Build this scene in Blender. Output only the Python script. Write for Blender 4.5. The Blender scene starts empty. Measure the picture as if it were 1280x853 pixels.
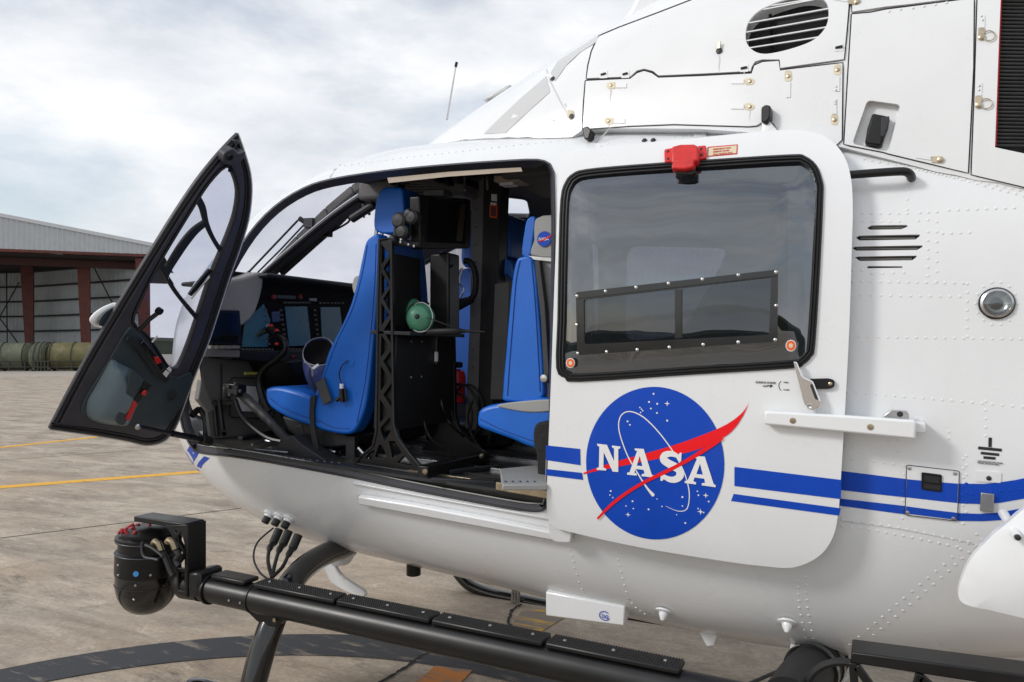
import bpy, bmesh, math, random
import numpy as np
from mathutils import Vector, Matrix
from mathutils.geometry import delaunay_2d_cdt
random.seed(7)
SC = bpy.context.scene
COL = SC.collection
PI = math.pi
# ------------------------------------------------------------------ camera
F = 925.0; CX, CY = 640.0, 426.5
yaw = math.radians(26); pit = math.atan(13.5 / 925); TH = math.radians(2.5)
CAM = Vector((0, -3.2, 1.5))
f0 = Vector((-math.sin(yaw), math.cos(yaw), 0)); RT = Vector((math.cos(yaw), math.sin(yaw), 0)); UPW = Vector((0, 0, 1))
FW = f0 * math.cos(pit) + UPW * math.sin(pit); UP = -f0 * math.sin(pit) + UPW * math.cos(pit)
cam = bpy.data.cameras.new('camera'); co = bpy.data.objects.new('camera', cam); COL.objects.link(co)
cam.lens = 36 * F / 1280; cam.sensor_width = 36; cam.clip_start = .05; cam.clip_end = 3000
co.matrix_world = Matrix.Translation(CAM) @ Matrix((RT, UP, -FW)).transposed().to_4x4()
SC.camera = co
# ------------------------------------------------------------------ world and sun
SUN = Vector((-.64, -.66, .56)).normalized()
w = bpy.data.worlds.new('World'); SC.world = w; w.use_nodes = True
nt = w.node_tree; nt.nodes.clear(); N = nt.nodes.new; LK = nt.links.new
out = N('ShaderNodeOutputWorld'); sky = N('ShaderNodeTexSky'); sky.sky_type = 'NISHITA'; sky.sun_disc = False
sky.sun_elevation = math.asin(SUN.z); sky.sun_rotation = math.atan2(SUN.x, SUN.y)
sky.air_density = 1.2; sky.dust_density = 1.0
bg1 = N('ShaderNodeBackground'); bg1.inputs[1].default_value = .13; LK(sky.outputs[0], bg1.inputs[0])
tc = N('ShaderNodeTexCoord'); mp = N('ShaderNodeMapping'); mp.inputs['Scale'].default_value = (1.7, 1.7, 4.2); LK(tc.outputs['Generated'], mp.inputs[0])
mp.inputs['Location'].default_value = (.4, 1.3, .2)
n1 = N('ShaderNodeTexNoise'); n1.inputs['Scale'].default_value = 1.5; n1.inputs['Detail'].default_value = 7; n1.inputs['Roughness'].default_value = .58; n1.inputs['Distortion'].default_value = .15
LK(mp.outputs[0], n1.inputs[0])
r1 = N('ShaderNodeValToRGB'); r1.color_ramp.elements[0].position = .30; r1.color_ramp.elements[1].position = .53
r1.color_ramp.elements[0].color = (.38, .38, .38, 1); r1.color_ramp.elements[1].color = (1, 1, 1, 1); LK(n1.outputs[0], r1.inputs[0])
n2 = N('ShaderNodeTexNoise'); n2.inputs['Scale'].default_value = 1.9; n2.inputs['Detail'].default_value = 9; n2.inputs['Roughness'].default_value = .6; LK(mp.outputs[0], n2.inputs[0])
r2 = N('ShaderNodeValToRGB'); r2.color_ramp.elements[0].position = .3; r2.color_ramp.elements[1].position = .66
r2.color_ramp.elements[0].color = (.60, .635, .69, 1); r2.color_ramp.elements[1].color = (.92, .92, .925, 1); LK(n2.outputs[0], r2.inputs[0])
bg2 = N('ShaderNodeBackground'); bg2.inputs[1].default_value = 1.08; LK(r2.outputs[0], bg2.inputs[0])
mx = N('ShaderNodeMixShader'); LK(r1.outputs[0], mx.inputs[0]); LK(bg1.outputs[0], mx.inputs[1]); LK(bg2.outputs[0], mx.inputs[2]); LK(mx.outputs[0], out.inputs[0])
sl = bpy.data.lights.new('sun', 'SUN'); sl.energy = 1.5; sl.angle = math.radians(11); sl.color = (1, .965, .92)
so = bpy.data.objects.new('sun', sl); COL.objects.link(so); so.rotation_euler = SUN.to_track_quat('Z', 'Y').to_euler()
SC.view_settings.view_transform = 'Standard'; SC.view_settings.look = 'None'; SC.view_settings.exposure = 0.14; SC.view_settings.gamma = 1

# ------------------------------------------------------------------ helpers
RM = Matrix.Rotation(TH, 3, 'Y')          # helicopter local -> world (nose sits a little high)
RI = RM.transposed()
def wray(px, py):
    return CAM, FW + RT * ((px - CX) / F) - UP * ((py - CY) / F)
OL = RI @ CAM
def lray(px, py):
    return OL, RI @ wray(px, py)[1]
def atw(px, py, depth):                    # world point at camera depth
    return CAM + wray(px, py)[1] * depth
def gnd(px, py, z=0.0):
    o, d = wray(px, py); return o + d * ((z - o.z) / d.z)
AX = {'x': 0, 'y': 1, 'z': 2}
def plane(ax, v):
    n = Vector((0, 0, 0)); n[AX[ax]] = 1; p = n * v
    if n.dot(p - OL) < 0: n = -n
    return p, n
def onp(px, py, P):
    o, d = lray(px, py); return o + d * (P[1].dot(P[0] - o) / P[1].dot(d))
def Y(px, py, v): return onp(px, py, plane('y', v))
def X(px, py, v): return onp(px, py, plane('x', v))
def Z(px, py, v): return onp(px, py, plane('z', v))

MATS = {}
def mat(name, col, rough=.5, metal=0, coat=0, var=.06, scale=8, bump=0, bscale=60, dirt=0, spec=.5):
    if name in MATS: return MATS[name]
    m = bpy.data.materials.new(name); m.use_nodes = True; t = m.node_tree; b = t.nodes['Principled BSDF']
    b.inputs['Roughness'].default_value = rough; b.inputs['Metallic'].default_value = metal
    b.inputs['Coat Weight'].default_value = coat; b.inputs['Coat Roughness'].default_value = .14
    b.inputs['Specular IOR Level'].default_value = spec
    c = t.nodes.new('ShaderNodeTexCoord'); n = t.nodes.new('ShaderNodeTexNoise'); n.inputs['Scale'].default_value = scale; n.inputs['Detail'].default_value = 6
    t.links.new(c.outputs['Object'], n.inputs[0])
    r = t.nodes.new('ShaderNodeValToRGB'); r.color_ramp.elements[0].position = .3; r.color_ramp.elements[1].position = .7
    lo = [max(0, x * (1 - var)) for x in col]; hi = [min(1, x * (1 + var)) for x in col]
    r.color_ramp.elements[0].color = (*lo, 1); r.color_ramp.elements[1].color = (*hi, 1)
    t.links.new(n.outputs[0], r.inputs[0]); src = r.outputs[0]
    if dirt:
        n3 = t.nodes.new('ShaderNodeTexNoise'); n3.inputs['Scale'].default_value = 3.1; n3.inputs['Detail'].default_value = 9; n3.inputs['Roughness'].default_value = .72
        mp_ = t.nodes.new('ShaderNodeMapping'); mp_.inputs['Scale'].default_value = (1, 1, .35); t.links.new(c.outputs['Object'], mp_.inputs[0]); t.links.new(mp_.outputs[0], n3.inputs[0])
        r3 = t.nodes.new('ShaderNodeValToRGB'); r3.color_ramp.elements[0].position = .5; r3.color_ramp.elements[1].position = .78
        r3.color_ramp.elements[0].color = (0, 0, 0, 1); r3.color_ramp.elements[1].color = (dirt, dirt, dirt, 1); t.links.new(n3.outputs[0], r3.inputs[0])
        mm = t.nodes.new('ShaderNodeMixRGB'); mm.inputs[2].default_value = (.36, .31, .25, 1); t.links.new(r3.outputs[0], mm.inputs[0]); t.links.new(src, mm.inputs[1]); src = mm.outputs[0]
    t.links.new(src, b.inputs['Base Color'])
    rr = t.nodes.new('ShaderNodeMapRange'); rr.inputs[3].default_value = max(.02, rough - .06); rr.inputs[4].default_value = rough + .08
    t.links.new(n.outputs[0], rr.inputs[0]); t.links.new(rr.outputs[0], b.inputs['Roughness'])
    if bump:
        n2 = t.nodes.new('ShaderNodeTexNoise'); n2.inputs['Scale'].default_value = bscale; n2.inputs['Detail'].default_value = 4; t.links.new(c.outputs['Object'], n2.inputs[0])
        bp = t.nodes.new('ShaderNodeBump'); bp.inputs['Strength'].default_value = bump; bp.inputs['Distance'].default_value = .01; t.links.new(n2.outputs[0], bp.inputs['Height']); t.links.new(bp.outputs[0], b.inputs['Normal'])
    MATS[name] = m; return m
def glass(name, tint, refl=.1, rough=.0, wob=.0, ior=1.5):
    m = bpy.data.materials.new(name); m.use_nodes = True; t = m.node_tree; t.nodes.clear()
    o = t.nodes.new('ShaderNodeOutputMaterial'); tr = t.nodes.new('ShaderNodeBsdfTransparent'); tr.inputs[0].default_value = (*tint, 1)
    g = t.nodes.new('ShaderNodeBsdfGlossy'); g.inputs['Roughness'].default_value = rough; g.inputs[0].default_value = (.9, .95, 1, 1)
    fr = t.nodes.new('ShaderNodeFresnel'); fr.inputs[0].default_value = ior
    gb = t.nodes.new('ShaderNodeNewGeometry'); mr = t.nodes.new('ShaderNodeMapRange'); mr.inputs[3].default_value = ior; mr.inputs[4].default_value = 1 / ior; t.links.new(gb.outputs['Backfacing'], mr.inputs[0]); t.links.new(mr.outputs[0], fr.inputs[0])
    ad = t.nodes.new('ShaderNodeMath'); ad.operation = 'MAXIMUM'; ad.inputs[1].default_value = refl; t.links.new(fr.outputs[0], ad.inputs[0])
    mx = t.nodes.new('ShaderNodeMixShader'); t.links.new(ad.outputs[0], mx.inputs[0]); t.links.new(tr.outputs[0], mx.inputs[1]); t.links.new(g.outputs[0], mx.inputs[2]); t.links.new(mx.outputs[0], o.inputs[0])
    if wob:
        c = t.nodes.new('ShaderNodeTexCoord'); n = t.nodes.new('ShaderNodeTexNoise'); n.inputs['Scale'].default_value = 2.2; n.inputs['Detail'].default_value = 1.5
        t.links.new(c.outputs['Object'], n.inputs[0]); b = t.nodes.new('ShaderNodeBump'); b.inputs['Strength'].default_value = wob; b.inputs['Distance'].default_value = .1
        t.links.new(n.outputs[0], b.inputs['Height']); t.links.new(b.outputs[0], g.inputs['Normal'])
    MATS[name] = m; return m
WHITE = mat('white_paint', (.785, .80, .815), .26, coat=.5, var=.02, scale=3, dirt=.07, bump=.10, bscale=5)
WHITE2 = mat('white_panel_paint', (.775, .788, .80), .28, coat=.4, var=.02, scale=5, dirt=.09)
GREYP = mat('pale_grey_paint', (.56, .565, .57), .3, coat=.4, var=.02)
BLUEP = mat('blue_paint', (.002, .060, .47), .42, var=.05, spec=.3, dirt=.06)
REDP = mat('red_paint', (.85, .008, .015), .42, var=.05, spec=.3)
LETW = mat('white_decal', (.82, .82, .82), .35, var=.02)
BLK = mat('black_satin', (.006, .006, .0065), .36, spec=.4, var=.3, scale=14, bump=.03)
BLKG = mat('black_gloss', (.005, .005, .0055), .12, var=.3, coat=.5)
RUB = mat('black_rubber', (.010, .010, .011), .55, var=.25, bump=.06)
CHAR = mat('charcoal_frame', (.050, .050, .062), .42, var=.15, bump=.04, bscale=220)
CHARD = mat('dark_charcoal', (.018, .019, .022), .5, var=.2, bump=.04, bscale=200)
TRIM = mat('teal_grey_trim', (.042, .062, .074), .5, var=.1, bump=.05, bscale=240)
POCK = mat('pocket_grey', (.15, .21, .245), .38, var=.06, bump=.03, bscale=240)
GREYI = mat('cabin_grey', (.15, .145, .135), .6, var=.1, bump=.05, bscale=150)
LINING = mat('cabin_lining_grey', (.085, .082, .078), .7, var=.12, bump=.06, bscale=150)
CREAM = mat('shroud_grey', (.30, .29, .265), .6, var=.06, bump=.06, bscale=150)
TAN = mat('tan_strip', (.40, .33, .26), .6, var=.1)
BLUEL = mat('blue_leather', (.004, .125, .56), .40, var=.06, scale=5, bump=.08, bscale=120)
BLUED = mat('dark_blue_cloth', (.006, .018, .11), .7, var=.35, scale=18, bump=.3, bscale=30)
GREYL = mat('grey_leather', (.32, .32, .31), .5, var=.07, bump=.08, bscale=120)
METAL = mat('bare_metal', (.55, .55, .55), .28, metal=1, var=.15, scale=20)
GOLD = mat('gold_plated_metal', (.50, .42, .30), .32, metal=1, var=.2, scale=25)
PRIM = mat('cream_primer', (.68, .60, .44), .5, var=.18, scale=40)
FLOOR = mat('cabin_floor', (.028, .028, .027), .33, var=.35, scale=12, bump=.08, bscale=90, dirt=.15)
SCR = mat('teal_screen', (.05, .17, .24), .28, var=.05)
SCRB = mat('black_screen', (.006, .007, .008), .1, var=.2)
GREEN = mat('green_plastic', (.07, .25, .15), .35, var=.12, scale=20)
RED = mat('red_plastic', (.62, .02, .02), .4, var=.15, scale=30)
ORG = mat('orange_decal', (.80, .13, .02), .4, var=.05)
SIGNC = mat('cream_sticker', (.68, .60, .42), .5, var=.05)
FLEECE = mat('grey_fleece', (.45, .43, .40), .95, var=.2, bump=.6, bscale=90)
GAP = mat('panel_gap', (.02, .02, .022), .8, var=.2)
RADB = mat('radiator_black', (.02, .022, .022), .45, var=.3, scale=30)
GPANE = glass('clear_window', (.80, .80, .86), .05, ior=1.35)
DPANE = glass('door_window', (.80, .81, .86), .03, ior=1.12)
GSIDE = glass('tinted_window', (.14, .155, .19), .19, .012, wob=.16)
GVENT = glass('tinted_vent', (.30, .33, .38), .09, .008, wob=.03)
GLENS = glass('lamp_lens', (.8, .85, .85), .15)

ORG_ = {}
def link(o, parent=None):
    COL.objects.link(o)
    if parent is not None:
        o.parent = parent
        if parent.name in ORG_: o.location = -ORG_[parent.name]
    return o
def thing(name, label, cat, loc, group=None, local=True, rotz=None):
    o = bpy.data.objects.new(name, None); COL.objects.link(o); o.empty_display_size = .1
    loc = Vector(loc); ORG_[o.name] = loc
    if local: o.location = RM @ loc; o.rotation_euler = (0, TH, 0)
    else: o.location = loc
    o['label'] = label; o['category'] = cat
    if group: o['group'] = group
    return o
class MB:
    def __init__(s): s.v = []; s.f = []
    def add(s, vs, fs):
        b = len(s.v); s.v += [Vector(v) for v in vs]; s.f += [tuple(i + b for i in f) for f in fs]; return s
    def box(s, c, d, rot=None):
        c = Vector(c); d = Vector(d) / 2; vs = []
        for i in (-1, 1):
            for j in (-1, 1):
                for k in (-1, 1):
                    p = Vector((i * d.x, j * d.y, k * d.z))
                    if rot is not None: p = rot @ p
                    vs.append(c + p)
        return s.add(vs, [(0, 1, 3, 2), (4, 6, 7, 5), (0, 4, 5, 1), (2, 3, 7, 6), (0, 2, 6, 4), (1, 5, 7, 3)])
    def beam(s, a, b, w, h, up=(0, 0, 1)):
        a = Vector(a); b = Vector(b); d = (b - a); L = d.length; d.normalize(); u = Vector(up)
        sx = d.cross(u).normalized(); u = sx.cross(d)
        return s.box((a + b) / 2, (L, w, h), Matrix((d, sx, u)).transposed())
    def tube(s, pts, r, n=10, cap=True):
        pts = [Vector(p) for p in pts]; k = len(pts); rs = r if isinstance(r, (list, tuple)) else [r] * k
        t0 = (pts[1] - pts[0]).normalized(); a = t0.cross(Vector((0, 0, 1)))
        if a.length < .1: a = t0.cross(Vector((0, 1, 0)))
        a.normalize(); vs = []
        for i, p in enumerate(pts):
            t = (pts[min(i + 1, k - 1)] - pts[max(i - 1, 0)]).normalized(); a = (a - t * a.dot(t)).normalized(); b = t.cross(a)
            for j in range(n):
                th = 2 * PI * j / n; vs.append(p + (a * math.cos(th) + b * math.sin(th)) * rs[i])
        fs = [(i * n + j, i * n + (j + 1) % n, (i + 1) * n + (j + 1) % n, (i + 1) * n + j) for i in range(k - 1) for j in range(n)]
        if cap: fs += [tuple(range(n))[::-1], tuple((k - 1) * n + j for j in range(n))]
        return s.add(vs, fs)
    def lathe(s, c, prof, axis=(0, 0, 1), n=24):
        z = Vector(axis).normalized(); a = z.orthogonal().normalized(); b = z.cross(a); c = Vector(c); vs = []
        for (r, h) in prof:
            for j in range(n):
                th = 2 * PI * j / n; vs.append(c + z * h + (a * math.cos(th) + b * math.sin(th)) * max(r, 1e-4))
        k = len(prof)
        fs = [(i * n + j, i * n + (j + 1) % n, (i + 1) * n + (j + 1) % n, (i + 1) * n + j) for i in range(k - 1) for j in range(n)]
        return s.add(vs, fs)
    def prism(s, pts, vec):
        pts = [Vector(p) for p in pts]; vec = Vector(vec); n = len(pts)
        return s.add(pts + [p + vec for p in pts], [tuple(range(n)), tuple(range(2 * n - 1, n - 1, -1))] + [(i, i + n, (i + 1) % n + n, (i + 1) % n) for i in range(n)])
    def build(s, name, m, parent=None, smooth=True, bevel=0, seg=2, angle=35, kind=None, sub=0):
        me = bpy.data.meshes.new(name); me.from_pydata([tuple(v) for v in s.v], [], s.f); me.update()
        bm = bmesh.new(); bm.from_mesh(me); bmesh.ops.recalc_face_normals(bm, faces=bm.faces); bm.to_mesh(me); bm.free()
        if smooth:
            me.polygons.foreach_set('use_smooth', [True] * len(me.polygons)); me.set_sharp_from_angle(angle=math.radians(angle))
        me.materials.append(m); o = bpy.data.objects.new(name, me); link(o, parent)
        if sub:
            md = o.modifiers.new('subdivision', 'SUBSURF'); md.levels = sub; md.render_levels = sub
        if bevel:
            md = o.modifiers.new('bevel', 'BEVEL'); md.width = bevel; md.segments = seg; md.limit_method = 'ANGLE'; md.angle_limit = math.radians(40); md.harden_normals = False
        if kind: o['kind'] = kind
        return o
def spline(pts, n=6, closed=False):
    P = [Vector(p) for p in pts]; out = []; k = len(P); R_ = range(k if closed else k - 1)
    for i in R_:
        if closed: a, b, c, d = P[(i - 1) % k], P[i], P[(i + 1) % k], P[(i + 2) % k]
        else: a, b, c, d = P[max(i - 1, 0)], P[i], P[i + 1], P[min(i + 2, k - 1)]
        for j in range(n):
            t = j / n; out.append(.5 * ((2 * b) + (c - a) * t + (2 * a - 5 * b + 4 * c - d) * t * t + (3 * b - a - 3 * c + d) * t ** 3))
    if not closed: out.append(P[-1])
    return out
def s2(pts, n=5, closed=True):
    return [(p[0], p[1]) for p in spline([(a, b, 0) for a, b in pts], n, closed)]
def dense(pts, step=8, closed=True):
    out = []; k = len(pts)
    for i in range(k if closed else k - 1):
        a = pts[i]; b = pts[(i + 1) % k]; L = math.hypot(b[0] - a[0], b[1] - a[1]); n = max(1, int(L / step))
        out += [(a[0] + (b[0] - a[0]) * j / n, a[1] + (b[1] - a[1]) * j / n) for j in range(n)]
    if not closed: out.append(tuple(pts[-1]))
    return out
def rrect(x0, y0, x1, y1, r, n=4):
    out = []
    for cx, cy, a0 in ((x1 - r, y1 - r, 0), (x0 + r, y1 - r, 90), (x0 + r, y0 + r, 180), (x1 - r, y0 + r, 270)):
        for i in range(n + 1):
            a = math.radians(a0 + 90 * i / n); out.append((cx + r * math.cos(a), cy + r * math.sin(a)))
    return out
def roundc(pts, r, n=5):                   # round every corner of a polygon
    out = []; k = len(pts)
    for i in range(k):
        p = Vector((*pts[i][:2], 0)); a = Vector((*pts[i - 1][:2], 0)) - p; b = Vector((*pts[(i + 1) % k][:2], 0)) - p
        rr = r if len(pts[i]) < 3 else pts[i][2]
        q = min(rr, a.length * .48, b.length * .48); A = p + a.normalized() * q; B = p + b.normalized() * q
        for j in range(n + 1):
            t = j / n; v = A * (1 - t) ** 2 + p * 2 * t * (1 - t) + B * t * t; out.append((v.x, v.y))
    return out
def inpoly(x, y, P):
    c = False; j = len(P) - 1
    for i in range(len(P)):
        xi, yi = P[i]; xj, yj = P[j]
        if (yi > y) != (yj > y) and x < (xj - xi) * (y - yi) / (yj - yi) + xi: c = not c
        j = i
    return c
def edist(x, y, P):
    best = 1e9; j = len(P) - 1
    for i in range(len(P)):
        ax, ay = P[j]; bx, by = P[i]; dx, dy = bx - ax, by - ay; L = dx * dx + dy * dy
        t = 0 if L == 0 else max(0, min(1, ((x - ax) * dx + (y - ay) * dy) / L)); d = (x - ax - t * dx) ** 2 + (y - ay - t * dy) ** 2
        if d < best: best = d
        j = i
    return math.sqrt(best)
def cdt(outer, holes, gx, gy):
    loops = [outer] + holes; vs = []; es = []
    for lp in loops:
        b = len(vs); vs += [Vector(p) for p in lp]; es += [(b + i, b + (i + 1) % len(lp)) for i in range(len(lp))]
    nb = len(vs)
    if gx:
        x0 = min(p[0] for p in outer); x1 = max(p[0] for p in outer); y0 = min(p[1] for p in outer); y1 = max(p[1] for p in outer)
        i = 0; y = y0 + gy * .5; m = min(gx, gy) * .3
        while y < y1:
            x = x0 + gx * (.5 if i % 2 else .25)
            while x < x1:
                if inpoly(x, y, outer) and not any(inpoly(x, y, h) for h in holes) and min(edist(x, y, l) for l in loops) > m: vs.append(Vector((x, y)))
                x += gx
            y += gy; i += 1
    V, E_, T, ov, _, _ = delaunay_2d_cdt(vs, es, [], 0, 1e-7)
    tris = []
    for t in T:
        cx = sum(V[i].x for i in t) / len(t); cy = sum(V[i].y for i in t) / len(t)
        if inpoly(cx, cy, outer) and not any(inpoly(cx, cy, h) for h in holes): tris.append(tuple(t))
    # boundary edges
    cnt = {}
    for t in tris:
        for i in range(len(t)):
            a, b = t[i], t[(i + 1) % len(t)]; cnt.setdefault((min(a, b), max(a, b)), []).append((a, b))
    bd = [v[0] for v in cnt.values() if len(v) == 1]
    return [(p.x, p.y) for p in V], tris, bd, loops
def finish(name, m, parent, verts, faces, lnorm, kind=None):
    me = bpy.data.meshes.new(name); me.from_pydata([tuple(v) for v in verts], [], faces); me.update()
    me.polygons.foreach_set('use_smooth', [True] * len(me.polygons))
    me.normals_split_custom_set([tuple(n) for n in lnorm])
    me.materials.append(m); o = bpy.data.objects.new(name, me); link(o, parent)
    if kind: o['kind'] = kind
    return o
# ------------------------------------------------------------------ curved skins
def smooth_tab(xs, ys, sig=.14):
    g = np.arange(-4.6, 3.2, .02); v = np.interp(g, xs, ys); k = np.arange(-25, 26) * .02; kk = np.exp(-k ** 2 / 2 / sig ** 2); kk /= kk.sum()
    vp = np.pad(v, 25, mode='edge'); return list(np.convolve(vp, kk, 'valid'))
class Skin:
    def __init__(s, xs, w, zb, zt, zcx, zcy, nl, nu, sig=.14):
        s.w = smooth_tab(xs, w, sig); s.zb = smooth_tab(xs, zb, sig); s.zt = smooth_tab(xs, zt, sig); s.zc = smooth_tab(zcx, zcy, sig); s.nl = nl; s.nu = nu
        s.x0 = xs[0]; s.x1 = xs[-1]
    def T(s, tab, x):
        i = (x + 4.6) / .02; i = max(0, min(len(tab) - 2.001, i)); j = int(i); return tab[j] + (tab[j + 1] - tab[j]) * (i - j)
    def rad(s, x, ph, off=0):
        c = abs(math.cos(ph)); n = math.sin(ph); zc = s.T(s.zc, x); w = max(.01, s.T(s.w, x) + off)
        if n < 0: h = zc - s.T(s.zb, x) + off; e = s.nl
        else: h = s.T(s.zt, x) - zc + off; e = s.nu
        h = max(.01, h); return ((c / w) ** e + (abs(n) / h) ** e) ** (-1 / e), zc
    def pt(s, x, ph, off=0):
        r, zc = s.rad(x, ph, off); return Vector((x, -r * math.cos(ph), zc + r * math.sin(ph)))
    def nrm(s, x, ph, off=0):
        e = .004; a = s.pt(x + e, ph, off) - s.pt(x - e, ph, off); b = s.pt(x, ph + e, off) - s.pt(x, ph - e, off)
        n = a.cross(b).normalized(); n = n if n.y * -math.cos(ph) + n.z * math.sin(ph) > 0 else -n
        return n
    def hit(s, px, py, off=0):
        o, d = lray(px, py)
        def G(t):
            p = o + d * t; x = p.x
            if x < s.x0 or x > s.x1 + .5: return 1
            zc = s.T(s.zc, x); dz = p.z - zc; ph = math.atan2(dz, -p.y); r, _ = s.rad(x, ph, off); return math.hypot(p.y, dz) - r
        t = 1.1; last = None; best = (9, 0)
        while t < 5.5:
            g = G(t)
            if g < 0: break
            if g < best[0]: best = (g, t)
            t += .03
        else:
            p = o + d * best[1]; return p.x, math.atan2(p.z - s.T(s.zc, p.x), -p.y)
        a, b = t - .03, t
        for _ in range(18):
            m = (a + b) / 2
            if G(m) < 0: b = m
            else: a = m
        p = o + d * b; return p.x, math.atan2(p.z - s.T(s.zc, p.x), -p.y)
    def P(s, px, py, off=0):
        x, ph = s.hit(px, py, off); return s.pt(x, ph, off), s.nrm(x, ph, off)
    def loop(s, pxs, off=0, step=8):
        return [(x, ph * .8) for x, ph in (s.hit(a, b, off) for a, b in dense(pxs, step))]
    def patch(s, name, m, parent, outer, holes=(), off=0, thick=0, g=(.06, .06), hfn=None, mirror=False, kind=None):
        V, T, B, loops = cdt(outer, list(holes), *g); pos = []; nr = []
        for u, v in V:
            o2 = off + (hfn(u, v, min(edist(u, v, l) for l in loops)) if hfn else 0)
            pos.append(s.pt(u, v / .8, o2))
        if hfn:
            e = .01
            for u, v in V:
                f = lambda a, b: s.pt(a, b / .8, off + hfn(a, b, min(edist(a, b, l) for l in loops)))
                n = (f(u + e, v) - f(u - e, v)).cross(f(u, v + e) - f(u, v - e)).normalized()
                if n.dot(s.nrm(u, v / .8)) < 0: n = -n
                nr.append(n)
        else: nr = [s.nrm(u, v / .8, off) for u, v in V]
        faces = []; ln = []
        for t in T:
            fn = (pos[t[1]] - pos[t[0]]).cross(pos[t[2]] - pos[t[0]])
            if fn.dot(nr[t[0]]) < 0: t = t[::-1]
            faces.append(t); ln += [nr[i] for i in t]
        verts = list(pos)
        if thick:
            for a, b in B:
                k = len(verts); q = [pos[a], pos[b], pos[b] - nr[b] * thick, pos[a] - nr[a] * thick]; verts += q
                n = (q[1] - q[0]).cross(q[2] - q[0])
                if n.length > 0: n.normalize()
                faces.append((k, k + 1, k + 2, k + 3)); ln += [n] * 4
        if mirror:
            verts = [Vector((v.x, -v.y, v.z)) for v in verts]; ln = [Vector((v.x, -v.y, v.z)) for v in ln]
            fs = []; l2 = []; c = 0
            for f in faces:
                fs.append(tuple(reversed(f))); l2 += list(reversed(ln[c:c + len(f)])); c += len(f)
            faces, ln = fs, l2
        return finish(name, m, parent, verts, faces, ln, kind)
    def decal(s, name, m, parent, pxs, off, holes=(), thick=0, step=6, g=(.08, .08)):
        return s.patch(name, m, parent, s.loop(pxs, off, step), [s.loop(h, off, step) for h in holes], off, thick, g)
    def ribbon(s, name, m, parent, pls, wpx, off, kind=None, add=None):
        b = add or MB()
        for pl in (pls if isinstance(pls[0][0], (tuple, list)) else [pls]):
            q = dense(pl, 8, False); L = []
            for i, p in enumerate(q):
                a = q[max(i - 1, 0)]; c = q[min(i + 1, len(q) - 1)]; dx, dy = c[0] - a[0], c[1] - a[1]; l = math.hypot(dx, dy) or 1
                nx, ny = -dy / l * wpx / 2, dx / l * wpx / 2
                L.append((s.P(p[0] + nx, p[1] + ny, off)[0], s.P(p[0] - nx, p[1] - ny, off)[0]))
            for i in range(len(L) - 1): b.add([L[i][0], L[i][1], L[i + 1][1], L[i + 1][0]], [(0, 1, 2, 3)])
        return b if add is not None else b.build(name, m, parent, kind=kind)
    def dots(s, pts, r, h, off=0, n=8, b=None, round_=True):
        b = b or MB()
        for (px, py) in pts:
            p, nn = s.P(px, py, off); prof = [(r, -.001), (r * .92, h * .5), (r * .55, h * .92), (0, h)] if round_ else [(r, -.001), (r, h * .8), (r * .85, h), (0, h)]
            b.lathe(p, prof, nn, n)
        return b
def row(pls, sp):
    out = []
    for pl in pls:
        acc = 0; out.append(pl[0])
        for i in range(len(pl) - 1):
            a, b = pl[i], pl[i + 1]; L = math.hypot(b[0] - a[0], b[1] - a[1]); n = max(1, round(L / sp))
            out += [(a[0] + (b[0] - a[0]) * j / n, a[1] + (b[1] - a[1]) * j / n) for j in range(1, n + 1)]
    return out
FUS = Skin([-3.68, -3.6, -3.3, -3.0, -2.7, -2.4, -2.0, -1.5, -1.0, -.5, 0, .5, 1.0, 2.0],
           [.02, .30, .55, .695, .765, .80, .81, .81, .81, .81, .80, .78, .74, .6],
           [1.05, .82, .66, .53, .45, .415, .405, .39, .37, .365, .40, .53, .72, .99],
           [1.2, 1.5, 1.765, 1.97, 2.155, 2.30, 2.37, 2.37, 2.36, 2.335, 2.295, 2.25, 2.2, 2.1],
           [-3.75, -3.0, -2.2, 2], [1.2, 1.35, 1.5, 1.5], 2.8, 3.4, .09)
COW = Skin([-2.5, -2.2, -1.9, -1.6, -1.3, -1.0, -.7, -.3, .3, 1.2, 2.0],
           [.10, .28, .44, .54, .595, .628, .655, .712, .75, .75, .7],
           [1.7] * 11,
           [2.22, 2.38, 2.50, 2.64, 2.77, 2.90, 3.0, 3.08, 3.1, 3.05, 2.9],
           [-4, 3], [1.95, 1.95], 2.6, 2.5, .12)
# ================================================================== helicopter
HEL = thing('helicopter', 'white helicopter with blue stripes and round blue emblem, side doors open, on the concrete apron', 'helicopter', (-1.0, 0, 0))
def cr(pts, x0, y0, k): return [(x0 + k * p[0], y0 + k * p[1]) for p in pts]
# ---- fuselage shell
OPEN = [(684, 634), (689, 600), (692, 450), (694, 300), (693, 216), (688, 205), (672, 199), (620, 201), (550, 206), (480, 213), (415, 223), (378, 235), (342, 258), (311, 291), (284, 335), (262, 385), (243, 432), (230, 470), (223, 505), (227, 535), (238, 559), (250, 567), (290, 572), (342, 580), (440, 598), (522, 615), (629, 635), (665, 640), (679, 639)]
OPEN = s2(OPEN[:5], 3, False) + s2(OPEN[5:], 3, False)
def inset(P, d):
    out = []; k = len(P); area = sum(P[i][0] * P[(i + 1) % k][1] - P[(i + 1) % k][0] * P[i][1] for i in range(k)); sg = 1 if area > 0 else -1
    for i in range(k):
        a = P[i - 1]; c = P[(i + 1) % k]; dx, dy = c[0] - a[0], c[1] - a[1]; l = math.hypot(dx, dy) or 1
        dd = d(P[i]) if callable(d) else d
        out.append((P[i][0] - dy / l * dd * sg, P[i][1] + dx / l * dd * sg))
    return out
OPD = dense(OPEN, 9)
def bandw(p):
    if p[1] > 560 and p[0] < 684: return 9
    if p[0] > 680: return 5
    if p[1] > 480: return 13
    return 11
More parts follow.
